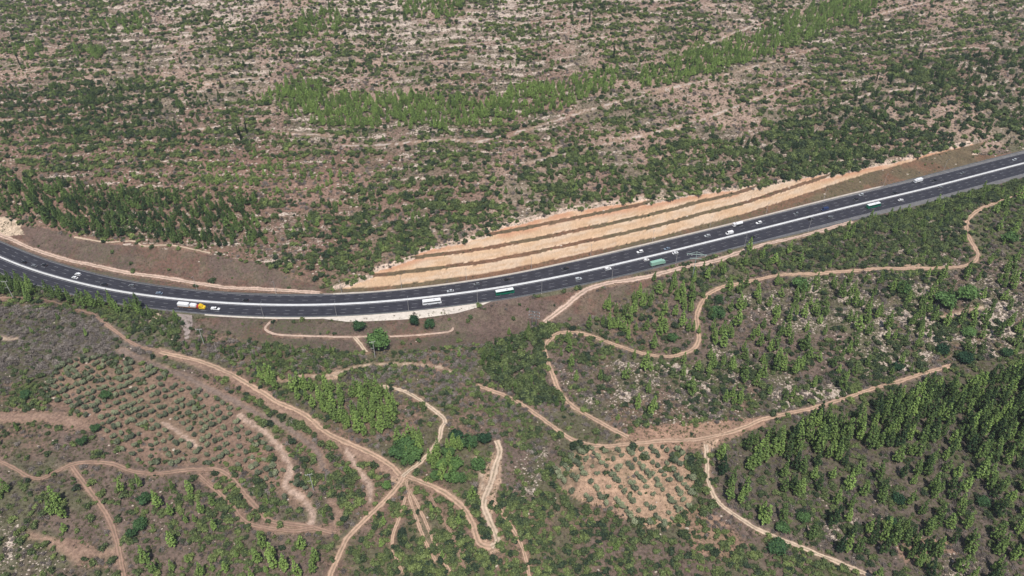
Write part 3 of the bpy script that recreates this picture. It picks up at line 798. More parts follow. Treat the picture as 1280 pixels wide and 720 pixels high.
def round_proto(i, H, W, trunk_h, seed, nl, per, size, spread=0.5, flatten=1.0, asp=0.7, jit=0.6):
    rng = np.random.default_rng(seed + i)
    lob = []
    for k in range(nl):
        a = rng.uniform(0, 2 * np.pi); r = W / 2 * spread * math.sqrt(rng.uniform(0.05, 1))
        zz = trunk_h + (H - trunk_h) * rng.uniform(0.25, 0.72) * (1 - 0.35 * (r / (W / 2)))
        s = W / 2 * rng.uniform(0.42, 0.66)
        lob.append(((math.cos(a) * r, math.sin(a) * r, zz), (s, s, min(s * flatten, (H - trunk_h) * 0.5))))
    V, Fq, lf = crown_mesh('c', lob, per, size, jit, None, rng, asp)
    V[:, 2] = np.maximum(V[:, 2], 0.02 if trunk_h < 0.4 else trunk_h * 0.6)
    parts = [tube((0, 0, -0.4), (0.05, 0.03, trunk_h + (H - trunk_h) * 0.35), W * 0.045 + 0.03, W * 0.03)]
    for l, r in lob[:6]:
        parts.append(tube((0.02, 0.02, trunk_h * 0.8 + 0.15), l, W * 0.022 + 0.01, 0.02, 4))
    return (V, Fq, lf), join(parts)
def twig_proto(i, H, W, n, seed):
    rng = np.random.default_rng(seed + i); parts = []; lf = []
    for k in range(n):
        a = rng.uniform(0, 2 * np.pi); e = rng.uniform(0.3, 1.3)
        d = np.array([math.cos(a) * math.cos(e), math.sin(a) * math.cos(e), math.sin(e)]) * rng.uniform(0.5, 1.0) * np.array([W / 2, W / 2, H])
        p0 = np.array([rng.normal(0, W * .12), rng.normal(0, W * .12), -0.05])
        v, f = tube(p0, p0 + d, 0.035, 0.012, 3); parts.append((v, f)); lf += [rng.uniform(0, 1)] * len(v)
        c = p0 + d * rng.uniform(0.45, 1.0, (5, 1)) + rng.normal(0, 0.12 * W, (5, 3))
        c[:, 2] = np.maximum(c[:, 2], 0.05)
        v = quads(c, d / np.linalg.norm(d) + 0.3, 0.11 * W, 0.8, rng, 0.45)
        parts.append((v, np.arange(len(v)).reshape(-1, 4))); lf += [rng.uniform(0, 1)] * len(v)
    V, Fq = join(parts)
    return (V, Fq, np.array(lf)), None
def cypress_proto(i):
    rng = np.random.default_rng(900 + i); lob = []
    for k in range(11):
        f = k / 10; r = 0.85 * (1 - f) ** 0.6 * (0.7 + 0.3 * min(1, f * 5)) + 0.12
        lob.append(((rng.normal(0, .08), rng.normal(0, .08), 0.7 + f * 9.6), (r, r, 0.75)))
    V, Fq, lf = crown_mesh('c', lob, 40, 0.26, 0.5, None, rng, 0.6)
    return (V, Fq, lf), tube((0, 0, -0.4), (0, 0, 6), 0.16, 0.06)
def rock_mesh(i):
    rng = np.random.default_rng(700 + i); bm = bmesh.new()
    bmesh.ops.create_icosphere(bm, subdivisions=2, radius=1.0)
    off = rng.uniform(-50, 50, 3)
    for v in bm.verts:
        k = 0.65 + 0.75 * float(fbm(v.co.x * 2 + off[0], v.co.y * 2 + v.co.z * 3 + off[1], 1.1, 60 + i, 3))
        v.co = Vector((v.co.x * k, v.co.y * k * 0.75, max(v.co.z * k * 0.42, -0.25)))
    me = D.meshes.new('boulder'); bm.to_mesh(me); bm.free(); me.materials.append(M['rock'])
    return me

KINDS = {}
def add_kind(kind, mat, protos, base_h):
    L_ = []
    for i, (cr, tr) in enumerate(protos):
        V, Fq, lf = cr
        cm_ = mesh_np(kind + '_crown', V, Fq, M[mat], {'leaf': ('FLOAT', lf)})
        if tr is not None:
            TV, TF = tr
            tm_ = mesh_np(kind + '_trunk', TV, TF, M['bark'])
            AV_, AF_ = join([(V, Fq), (TV, TF)])
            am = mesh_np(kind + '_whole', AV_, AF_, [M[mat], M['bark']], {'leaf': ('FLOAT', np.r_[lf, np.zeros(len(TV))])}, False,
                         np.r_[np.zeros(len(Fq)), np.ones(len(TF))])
        else: tm_ = None; am = cm_
        L_.append((cm_, tm_, am))
    KINDS[kind] = (L_, base_h)
add_kind('pine', 'pine', [pine_proto(i) for i in range(5)], 9.0)
add_kind('bush', 'bush', [round_proto(i, 2.2, 3.4, 0.15, 200, 8, 26, 0.26, 0.62, 0.85) for i in range(5)], 2.2)
add_kind('olive', 'olive', [round_proto(i, 3.2, 3.6, 0.7, 300, 8, 28, 0.24, 0.55, 0.9, 0.5) for i in range(4)], 3.2)
add_kind('broad', 'broad', [round_proto(i, 6.0, 7.0, 1.2, 400, 16, 40, 0.38, 0.7, 0.8) for i in range(4)], 6.0)
add_kind('dry', 'dry', [twig_proto(i, 1.7, 2.8, 34, 500) for i in range(3)], 1.7)
add_kind('scrub', 'scrub', [twig_proto(i, 0.55, 1.1, 9, 600) for i in range(4)], 0.55)
add_kind('cypress', 'cypress', [cypress_proto(i) for i in range(2)], 10.5)
ROCKS = [rock_mesh(i) for i in range(5)]

# ------------------------------------------------------------------ where the plants stand
FULL = [(-1e4, -1e4), (1e4, -1e4), (1e4, 1e4), (-1e4, 1e4)]
Z_FARPINE = [[(328,128),(345,112),(380,100),(420,118),(520,122),(600,125),(640,116),(690,104),(740,97),(775,90),(770,114),(700,135),(640,160),(560,163),(480,158),(410,156),(360,146)],
             [(795,92),(840,75),(900,58),(960,33),(1000,18),(1060,-10),(1120,-10),(1080,22),(1040,42),(985,62),(950,76),(900,92),(850,105),(800,108)]]
Z_FARPINE2 = [[(362,30),(385,12),(430,12),(420,45),(370,48)],[(115,30),(190,20),(190,40),(130,45)],[(490,-5),(580,-5),(570,25),(500,22)],[(10,58),(60,55),(60,72),(12,72)],[(95,62),(130,58),(135,75),(95,75)]]
Z_FARDARKPINE = [(-5,232),(60,232),(330,250),(330,300),(290,312),(262,314),(180,300),(90,292),(40,276),(-5,270)]
Z_FARYELLOW = [(250,205),(310,195),(430,215),(460,240),(330,250),(260,235)]
Z_FARRIGHTDARK = [(1040,130),(1130,75),(1290,60),(1290,175),(1200,185),(1060,225),(960,225),(900,200),(960,160)]
Z_FARLOW = [(330,250),(520,225),(700,190),(900,175),(960,220),(820,245),(700,262),(640,272),(500,325),(420,350),(330,330)]
Z_FARMIDLEFT = [(0,110),(150,105),(270,120),(250,175),(100,185),(0,170)]
Z_GROVE_DENSE = [(965,548),(1030,530),(1060,520),(1130,496),(1290,462),(1290,600),(1230,610),(1190,570),(1120,560),(1040,580),(960,575),(920,560)]
Z_GROVE_SPARSE = [(900,565),(1040,575),(1190,565),(1290,590),(1290,730),(1080,715),(960,665),(900,630)]
Z_LPINES = [(322,468),(350,472),(400,488),(450,492),(492,500),(496,520),(482,546),(450,546),(420,530),(380,510),(338,490)]
Z_LPINES2 = [[(492,548),(522,541),(530,558),(522,582),(497,578)],[(536,566),(556,555),(582,572),(582,602),(545,602)]]
Z_DENSEDARK = [(592,440),(612,425),(640,427),(690,410),(678,432),(682,460),(694,490),(706,512),(670,502),(640,490),(608,470)]
Z_LOOP_IN = [(770,365),(800,352),(870,345),(885,362),(872,380),(868,432),(845,440),(780,428),(700,412),(735,395)]
Z_LOOP_OUT = [(880,380),(905,362),(1000,350),(1200,342),(1290,330),(1290,440),(1130,470),(960,500),(800,530),(740,505),(700,440),(830,452),(880,435)]
Z_ROADTREES_R = [(960,318),(1062,282),(1110,268),(1200,240),(1290,220),(1290,250),(1210,265),(1200,330),(1000,338),(880,345),(880,335)]
Z_ROADTREES_L = [(-10,346),(40,356),(110,370),(190,388),(205,410),(170,392),(110,388),(0,368)]
Z_BELOWROAD_L = [(170,400),(215,398),(260,412),(330,430),(430,442),(470,450),(400,462),(320,460),(250,445),(190,430)]
Z_CARPET = [(620,620),(700,620),(800,660),(880,650),(960,690),(1080,720),(560,730),(470,730),(430,690),(510,610)]
Z_MIDSCRUB = [(430,445),(590,440),(600,475),(700,545),(690,590),(640,560),(560,510),(470,480)]
Z_BOTLEFT = [(0,600),(90,590),(300,605),(420,670),(420,730),(-10,730)]
Z_VERGE2 = [(0,460),(60,470),(150,560),(90,578),(0,575)]

Z_ORCHEDGE = [(835,560),(868,556),(884,575),(890,640),(870,672),(800,680),(745,650),(800,658),(838,655),(862,630),(862,590)]
Z_ORCHEDGE2 = [(676,592),(705,566),(730,556),(800,552),(800,560),(740,566),(715,582),(700,600),(722,622),(800,664),(785,676),(695,630)]
Z_APRON = [(380,392),(600,374),(604,388),(500,403),(390,405)]
Z_GREENBITS = [[(340,505),(400,548),(470,592),(475,620),(425,655),(350,640),(305,570)],[(520,606),(560,620),(590,660),(600,700),(520,700)],[(340,500),(420,550),(480,585),(470,592),(400,545)]]
Z_PAD = [(216,388),(244,388),(246,410),(241,426),(228,428),(222,408)]
NOVEG = [Z_APRON, *Z_BARE, Z_PAD, Z_FARBROWN, Z_NEARBROWN, Z_NEARBROWN2, Z_REDBAND, Z_SAND_LEFT]
def cand(g, x0=-720, x1=720, y0=110, y1=1150):
    nx_, ny_ = int((x1 - x0) / g), int((y1 - y0) / g)
    i, j = np.meshgrid(np.arange(nx_), np.arange(ny_))
    x = x0 + (i + RNG.uniform(0, 1, i.shape)) * g; y = y0 + (j + RNG.uniform(0, 1, i.shape)) * g
    return x.ravel(), y.ravel()
def sample(g, zones, clump=None, margin=1.0, noveg=True):
    """zones: list of (polygons, density per 100 m2, (hmin,hmax), (tmin,tmax)); later ones override"""
    x, y = cand(g)
    z, tau_, dl_, q_, fr_, oc_, fc_, r_ = height(x, y, True)
    px_, py_, s_ = project(x, y, z)
    inside = (px_ > -120) & (px_ < 1400) & (py_ > (-60 if g < 1.4 else -170)) & (py_ < 800)
    ok = inside & ((tau_ > 2.5) | (dl_ > 2.5)) & (track_dist(x, y) > margin)
    ok &= ~(oc_ & (tau_ > 0) & (fc_ > 0))
    onb = (oc_ & (tau_ > 0))[ok]
    x, y, z, px_, py_, s_, tau_, fr_ = [a[ok] for a in (x, y, z, px_, py_, s_, tau_, fr_)]
    pn = np.clip(px_, 1, 1279) + 22 * (fbm(x, y, 20, 81, 3) - .5); qn = np.clip(py_, 1, 719) + 16 * (fbm(x, y, 14, 82, 2) - .5)
    d = np.zeros(len(x)); h0 = np.zeros(len(x)); h1 = np.zeros(len(x)); t0 = np.zeros(len(x)); t1 = np.zeros(len(x))
    for polys, den, hr, tr in zones:
        if callable(polys): m = polys(pn, qn, tau_)
        else:
            m = np.zeros(len(x), bool)
            for p in polys: m |= in_poly(pn, qn, p)
        d[m] = den; h0[m], h1[m] = hr; t0[m], t1[m] = tr
    d = np.where(onb, d * 0.12, d); h0 = np.where(onb, .4, h0); h1 = np.where(onb, np.minimum(h1, 1.1), h1)
    if clump is not None:
        k_ = clump(x, y, tau_, fr_); d = d * np.where(d > 11, 0.5 + 0.5 * k_, k_)
    if noveg:
        for p in NOVEG: d[in_poly(pn, qn, p)] *= 0.03
    keep = RNG.uniform(0, 1, len(x)) < d * g * g / 100
    u = RNG.uniform(0, 1, len(x)); w = RNG.uniform(0, 1, len(x))
    h = (h0 + (h1 - h0) * u ** 1.3) * 1.12; t = t0 + (t1 - t0) * w
    return [a[keep] for a in (x, y, z, px_, py_, s_, h, t)]

FARF = lambda p, q_, t: t > 0
NEARF = lambda p, q_, t: t <= 0
occ = {}
def free(x, y, r):
    i, j = int(x // 8), int(y // 8)
    for a in (i - 1, i, i + 1):
        for b in (j - 1, j, j + 1):
            for (X, Y, R) in occ.get((a, b), ()):
                if (X - x) ** 2 + (Y - y) ** 2 < (R + r) ** 2: return False
    return True
def take(x, y, r): occ.setdefault((int(x // 8), int(y // 8)), []).append((x, y, r))

PLANTS = {k: [] for k in ('pine', 'bush', 'olive', 'broad', 'dry', 'scrub', 'cypress', 'rock')}
def put(kind, x, y, z, px_, py_, s_, h, t, wf=1.0, lab=None):
    PLANTS[kind].append((x, y, z, px_, py_, s_, h, t, wf, lab))
def explicit(kind, lst, h, t, wf=1.0, rad=1.4):
    """lst of crown-centre pixels (photo) with optional (h, tint, width, label); the foot is found by stepping down half the crown's drawn height"""
    for e in lst:
        hh, tt, ww, lab = (list(e[2:]) + [None] * 4)[:4]
        hh = (h * random.uniform(0.85, 1.15) if hh is None else hh) * 1.1
        tt = t + random.uniform(-.15, .15) if tt is None else tt
        ww = wf * random.uniform(.9, 1.15) if ww is None else ww
        x, y, z = [float(a[0]) for a in hit([e[0]], [e[1]])]
        s_ = float(project(x, y, z)[2])
        el = PITCH + math.atan((e[1] - 360) / F)
        x, y, z = [float(a[0]) for a in hit([e[0]], [e[1] + 0.5 * hh * s_ * math.cos(el) * 0.95])]
        a, b, s_ = project(x, y, z)
        if float(ym(x) - tl(x)) - 2 < y < float(ym(x) + tu(x)) + 2: continue
        take(x, y, rad)
        put(kind, x, y, z, float(a), float(b), float(s_), hh, min(max(tt, 0), 1), ww, lab)
def Zm(ox, oy, lst): return [(ox + p[0] / 3, oy + p[1] / 3) + tuple(p[2:]) for p in lst]

explicit('broad', [(474,425,12,0.5,0.85,'big bright green tree on the brown verge with the thin power pole in front'),
                   (449,407,6.5,0.05,0.85,'dark round lone tree on the brown verge below the concrete apron'),
                   (519,400,6,0.1,0.8,'grey green tree beside the highway verge, left of a darker one'),
                   (537,405,6,0.3,0.8,'dark green tree at the end of the short pale footpath'),
                   (1178,375,10,0.65,1.0,'largest round tree right of the rocky slope, paired with another large crown'),
                   (1206,366,10,0.6,0.9,'large round crowned tree beside the largest one on the right slope')], 7, .4)
explicit('broad', [(506,556,8,.6),(497,566,7,.5),(517,566,7.5,.65),(510,574,7,.6),(560,566,6,.6),(570,580,6,.7),(552,580,6,.65),(566,596,6,.6),(576,598,5,.5),(545,594,5,.6)], 7, .6, 1.0, 2.2)
explicit('broad', Zm(640,240,[(765,455,8,.4),(775,400,5,0.1),(600,545,5,.3)]) + Zm(960,240,[(115,345,8,.45),(505,360,8,.5),(650,590,6,.1),(735,620,6,.05),(750,525,5,.75),(890,600,5,.05),(480,655,5,.1),(900,170,8,.6)])
         + Zm(320,480,[(750,195,6,.15),(800,215,6,.15),(860,200,6,.15),(835,300,6,.4),(490,380,4,.8)]) + Zm(960,480,[(485,430,5,.1),(460,515,4,.3),(130,500,5,.4),(50,540,4.5,.25),(30,610,6,.2),(800,440,5,.4)])
         + Zm(0,480,[(530,525,5,.3),(500,555,4.5,.2),(310,215,4.5,.35),(400,40,4.5,.4),(100,40,4.5,.4),(360,165,4,.3),(545,430,5,.25)]), 6, .3)
explicit('pine', Zm(640,240,[(570,440,10,.7),(550,360),(605,345,9),(635,370),(730,310,8),(680,325,7),(790,290),(870,260,9),(815,350,8),(915,380,9),(840,480,10,.75),(850,420),(490,410),(455,435),(415,500,9,.6),(440,470),(570,505),(465,510,5),(390,440,6),(740,610,7),(790,635,7),(825,650,7),(870,610,7),(640,675,6),(695,655,7),(755,540,7),(900,540,6),(920,690,7),(490,640,6),(205,550,7,.6),(185,605,5),(330,690,6),(700,520,5),(885,205),(935,230,8),(780,270,6)])
         + Zm(960,240,[(20,250,8),(75,215,8),(120,250,8),(315,140,7),(30,335,8),(125,395,7),(360,325,7),(415,330,7),(520,400,8),(560,460,7),(445,490,10,.65),(415,445,7),(345,420,6),(300,470,7),(190,480,6),(130,570,11,.5),(75,470,8),(70,520,9),(20,570,11,.55),(25,650,11,.6),(320,560,10,.45),(240,640,7,.1),(780,320,8),(825,255,8),(860,130,9),(915,140,9),(880,40,9),(930,240,7),(885,310,7),(930,510,8),(880,390,7),(850,60,8),(940,10,9),(565,510,6),(20,480,7),(190,620,6),(640,330,5)])
         + Zm(960,480,[(120,390,8,.75),(250,430,9,.6),(295,500,7),(370,540,8),(355,400,8),(420,420,9,.3),(600,530,8),(630,605,8),(675,520,8),(530,560,8,.2),(640,390,7),(730,380,9),(740,520,8),(750,610,10,.6),(850,560,10,.65),(855,620,8),(905,420,7),(950,470,8),(930,540,8),(915,640,8),(790,330,10,.7),(825,340,9,.75),(590,300,9,.3),(480,270,9),(605,190,11,.35),(40,240,9),(105,250,8),(125,310,9,.3),(170,340,8),(235,340,7),(300,370,9),(540,360,7),(530,250,8),(700,330,8),(720,440,7)])
         + Zm(640,480,[(890,300,9,.75),(945,270,10),(920,250,9)]), 9, .72, 1.15)
explicit('pine', Zm(0,480,[(460,385),(530,370),(650,380),(715,385,8),(600,440,9),(645,475,8),(700,510,5),(760,470),(800,440),(805,530),(650,590,9),(550,650,10),(220,430,10),(240,480,9),(200,470,8),(245,540,5),(580,690),(760,700),(850,690),(890,640,5),(720,420,6)])
         + Zm(320,480,[(480,515,6),(175,600,8),(30,590,9),(60,635,9),(70,670,9),(110,680,9),(160,700,9),(225,650,9),(215,690,8),(10,650,8),(810,415,8),(760,510,7),(660,470,5),(700,640,5),(470,600,5),(255,490,4),(445,345,4),(45,440,4)]), 7, .8)
explicit('cypress', [(298,163),(309,160,None,None,None,None),(767,67),(870,46),(737,22),(25,75),(302,168),(753,86,8,.0,2.2,'dark spreading conifer alone on the bare terraces of the far hillside'),(1095,95),(1112,100)], 10, .2)

pz = sample(2.2, [
    (FARF, 0.10, (4, 8), (0.15, .7)), (NEARF, 0.05, (4, 7), (.4, .9)),
    (Z_FARPINE, 5.8, (5, 9.5), (.5, 1.0)), (Z_FARPINE2, 3.2, (6, 9), (.45, .9)), ([Z_FARDARKPINE], 5.0, (6, 10), (.05, .55)),
    ([Z_FARYELLOW], 1.2, (4, 7), (.6, 1.0)), ([Z_FARRIGHTDARK], 1.0, (5, 9), (.0, .4)), ([Z_FARLOW], 0.5, (4, 7), (.2, .7)),
    ([Z_FARMIDLEFT], 1.0, (5, 8), (.1, .5)),
    ([Z_GROVE_DENSE], 5.0, (8.5, 12), (.1, .85)), ([Z_GROVE_SPARSE], 1.1, (8, 11), (.05, .75)),
    ([Z_LPINES], 7.0, (7, 10.5), (.55, .95)), (Z_LPINES2, 9, (6.5, 9), (.55, .9)),
    ([Z_DENSEDARK], 1.2, (4, 7), (.1, .4)), ([Z_LOOP_IN], 1.6, (6, 9), (.5, .95)), ([Z_LOOP_OUT], 0.8, (6, 10), (.4, .9)),
    ([Z_ROADTREES_R], 0.7, (4, 7), (.4, .8)), ([Z_ROADTREES_L], 4.0, (7, 10), (.35, .7)), ([Z_BELOWROAD_L], 1.0, (4, 6), (.3, .6)),
    ([Z_ORCH1, Z_ORCH2], 0.0, (4, 5), (.3, .6)), ([Z_BOTLEFT], 0.25, (4, 7), (.6, .9))], None, 1.6)
for row in zip(*pz):
    x, y = row[0], row[1]
    r = 1.15 if row[3] < 600 and row[4] > 450 else 1.5
    if row[4] < 320: r = 1.1
    if free(x, y, r): take(x, y, r); put('pine', *map(float, row))

# orchards in rows
def orchard(poly, row_dir, row_gap, gap, h, keep, seed):
    a = np.array(poly, float); x, y, z = hit(a[:, 0], a[:, 1])
    d = np.array([math.cos(row_dir), math.sin(row_dir)]); n = np.array([-d[1], d[0]])
    c = np.array([x.mean(), y.mean()]); rng = np.random.default_rng(seed)
    for i in range(-60, 61):
        for j in range(-60, 61):
            p = c + d * (j * gap + (i % 2) * gap * .4 + rng.normal(0, .5)) + n * (i * row_gap + rng.normal(0, .3) + 5.0 * math.sin(j * .09))
            zz = float(height(p[0], p[1])); a_, b_, s_ = project(p[0], p[1], zz)
            if not in_poly(np.array([a_]), np.array([b_]), poly)[0] or rng.uniform() > keep: continue
            if track_dist(p[0], p[1]) < 1.2 or not free(p[0], p[1], 1.1): continue
            take(p[0], p[1], 1.3)
            put('olive', p[0], p[1], zz, float(a_), float(b_), float(s_), h * rng.uniform(.75, 1.2), rng.uniform(.1, .9))
orchard(Z_ORCH1, math.radians(34), 5.6, 3.3, 3.4, 0.9, 3)
orchard(Z_ORCH2, math.radians(112), 5.8, 3.3, 3.5, 0.88, 4)

def hillclump(x, y, t, fr_):
    n = fbm(x, y, 45, 51, 3); n2 = fbm(x, y, 12, 52, 2)
    band = np.where(t > 40, 0.45 + 1.0 * sm(0.15, 0.5, fr_) * sm(1.0, 0.7, fr_), 1.0)
    return (0.4 + 1.3 * sm(0.4, 0.62, n)) * (0.55 + 1.0 * sm(0.35, 0.65, n2)) * band
bz = sample(1.5, [
    (FARF, 5.6, (0.9, 2.9), (0.05, .9)), (NEARF, 7, (1.0, 2.6), (.05, .8)),
    ([Z_FARRIGHTDARK], 6.0, (1.5, 4.0), (.0, .6)), ([Z_FARLOW], 7, (1.3, 3.3), (.05, .7)), ([Z_FARDARKPINE], 7, (1.0, 2.2), (.1, .6)),
    ([Z_FARMIDLEFT], 8, (1, 3.0), (0, .5)), ([Z_FARYELLOW], 9.0, (.9, 2.2), (.4, 1)),
    ([Z_DENSEDARK], 18, (2.0, 4.0), (.05, .5)), ([Z_CARPET], 17, (1.1, 2.8), (.0, .75)), (Z_GREENBITS, 12, (1.4, 3.2), (.05, .75)), ([Z_MIDSCRUB], 7, (1.0, 2.2), (.1, .7)),
    ([Z_GROVE_DENSE, Z_GROVE_SPARSE], 5.0, (1, 2.6), (.1, .6)), ([Z_LOOP_IN, Z_LOOP_OUT], 5, (1.3, 3.0), (.0, .45)),
    ([Z_ROADTREES_R], 15, (1.4, 3.4), (.05, .55)), ([Z_ROADTREES_L, Z_BELOWROAD_L], 12, (1.2, 2.6), (.15, .6)),
    ([Z_GREY], 1.6, (1, 2), (.1, .5)), ([Z_ORCH1], 3.0, (.9, 2.4), (.1, .7)), ([Z_ORCH2], 1.4, (1.0, 3.2), (.0, .5)), ([Z_ORCHEDGE, Z_ORCHEDGE2], 14, (1.5, 3.4), (.0, .5)),
    ([Z_BOTLEFT], 8, (1, 2.8), (.15, .8)), ([Z_VERGE2], 6.5, (1, 2.4), (.15, .7))], hillclump, 0.0)
for row in zip(*bz):
    if free(row[0], row[1], 0.45): put('bush', *map(float, row))
dz_ = sample(2.0, [
    (FARF, 2.2, (.8, 1.9), (.1, .9)), (NEARF, 4, (.9, 1.9), (.0, .9)), ([Z_GREY], 16, (1.0, 2.2), (.2, 1)),
    ([Z_GROVE_DENSE, Z_GROVE_SPARSE], 7, (.8, 1.6), (.0, .5)), ([Z_MIDSCRUB], 9, (1.0, 2.0), (.2, 1)), ([Z_VERGE2], 5, (1, 2), (.1, .8)),
    ([Z_BELOWROAD_L], 4, (1.2, 2.2), (.3, 1)), ([Z_ORCH1, Z_ORCH2, Z_CARPET], 0.5, (.8, 1.4), (.2, .8)), ([Z_BOTLEFT], 3.5, (.8, 1.6), (.0, .6))],
    lambda x, y, t, f: 0.3 + 1.4 * sm(.4, .6, fbm(x, y, 20, 53, 3)), 0.5)
for row in zip(*dz_):
    if free(row[0], row[1], 0.3): put('dry', *map(float, row))
sz = sample(1.3, [
    (FARF, 15, (.4, 1.0), (.1, 1)), (NEARF, 26, (.35, .95), (0, 1)), (lambda p, q_, t: t > 250, 9, (.5, 1.1), (.2, 1)), ([Z_ORCH1, Z_ORCH2], 9, (.3, .6), (.2, .9)),
    ([Z_FARBROWN, Z_NEARBROWN, Z_NEARBROWN2], 16, (.25, .55), (.0, .6))], None, 0.2, False)
for row in zip(*sz): put('scrub', *map(float, row))
rz_ = sample(1.8, [
    (FARF, 2.2, (.35, 1.0), (0, 1)), (NEARF, 1.2, (.2, .5), (0, 1)), (Z_ROCKY, 10.0, (.2, .6), (0, 1)),
    ([Z_GROVE_DENSE, Z_ORCH1, Z_ORCH2, Z_CARPET], .25, (.4, .9), (0, 1))],
    lambda x, y, t, f: (0.2 + 1.6 * sm(.42, .6, fbm(x, y, 16, 54, 3))) * np.where(t > 40, .5 + 1.6 * sm(.7, .9, f), 1), 0.8)
for row in zip(*rz_): put('rock', *map(float, row))

# ------------------------------------------------------------------ labels of plants
def where(px_, py_, far_):
    if far_:
        if px_ < 340 and py_ > 222: return 'in the dark wood above the brown verge on the left'
        if px_ > 1000: return 'on the far hillside at the right above the road'
        if py_ > 165: return 'on the far hillside just above the stepped rock cut'
        return 'on the upper terraces of the far hillside'
    if py_ < 350 and px_ > 860: return 'on the near bank at the right end of the highway'
    if py_ < 440 and px_ < 480: return 'below the highway bend at the left'
    if px_ > 880 and (py_ > 560 or py_ > 505 - (px_ - 1050) * .17 and px_ > 960):
        if py_ > 640: return 'in the lower right grove near the bottom edge'
        if px_ > 1180: return 'in the lower right grove near the right edge'
        if py_ > 560: return 'in the middle of the lower right pine grove'
        return 'in the dense upper end of the lower right grove'
    if px_ > 660 and py_ < 450 and px_ < 880: return 'inside the loop of the dirt track below the highway'
    if px_ > 880 and py_ < 430: return 'on the rocky right slope just below the dirt track'
    if px_ > 660 and py_ < 552: return 'on the rocky slope above the long red dirt track'
    if px_ > 660 and py_ < 665 and in_poly(np.array([px_]), np.array([py_]), Z_ORCH2)[0]: return 'in the orchard plot left of the pale track'
    if px_ > 620: return 'in the green thicket below the small orchard plot'
    if px_ > 470 and py_ > 590: return 'among the red gullies below the track junction'
    if px_ > 470 and py_ > 520: return 'above the track junction'
    if px_ > 320 and py_ < 550 and py_ > 462: return 'along the main track left of the junction'
    if px_ > 430: return 'on the scrubby flat between highway and junction'
    if in_poly(np.array([px_]), np.array([py_]), Z_ORCH1)[0]: return 'in the left olive orchard' + (' at its upper end' if py_ < 500 else ' at its middle' if py_ < 550 else ' at its lower end')
    if py_ > 660: return 'at the lower left close to the bottom edge'
    if py_ > 590: return 'below the long curving track at the lower left'
    if px_ < 160: return 'on the dry slope left of the olive orchard'
    return 'on the dry slope between olive orchard and main track'
def adj(kind, h, t, hm):
    size = 'small' if h < hm[0] else 'large' if h > hm[1] else 'middling'
    if kind == 'pine': size = 'short' if h < hm[0] else 'tall' if h > hm[1] else 'middling'; c = 'dark green' if t < .38 else 'bright yellow green' if t > .72 else 'mid green'
    elif kind == 'olive': c = 'dull grey green' if t < .5 else 'pale grey green'
    elif kind == 'dry': c = 'dark grey leafless' if t < .4 else 'pale grey leafless'
    elif kind == 'rock': c = 'pale'
    else: c = 'dark green' if t < .35 else 'light green' if t > .6 else 'green'
    return size + ' ' + c
NAME = dict(pine=('pine_tree', 'pine', 'tree'), bush=('evergreen_bush', 'bush', 'bush'), olive=('olive_tree', 'olive tree', 'tree'), broad=('broadleaf_tree', 'round crowned tree', 'tree'),
            dry=('dry_bush', 'bush', 'bush'), cypress=('cypress_tree', 'cypress', 'tree'), rock=('limestone_boulder', 'limestone boulder', 'rock'))
SIZE = dict(pine=(6.5, 8.8), bush=(1.6, 2.6), olive=(2.8, 3.3), broad=(4.5, 6.5), dry=(1.5, 1.95), cypress=(8, 12), rock=(.55, .75))

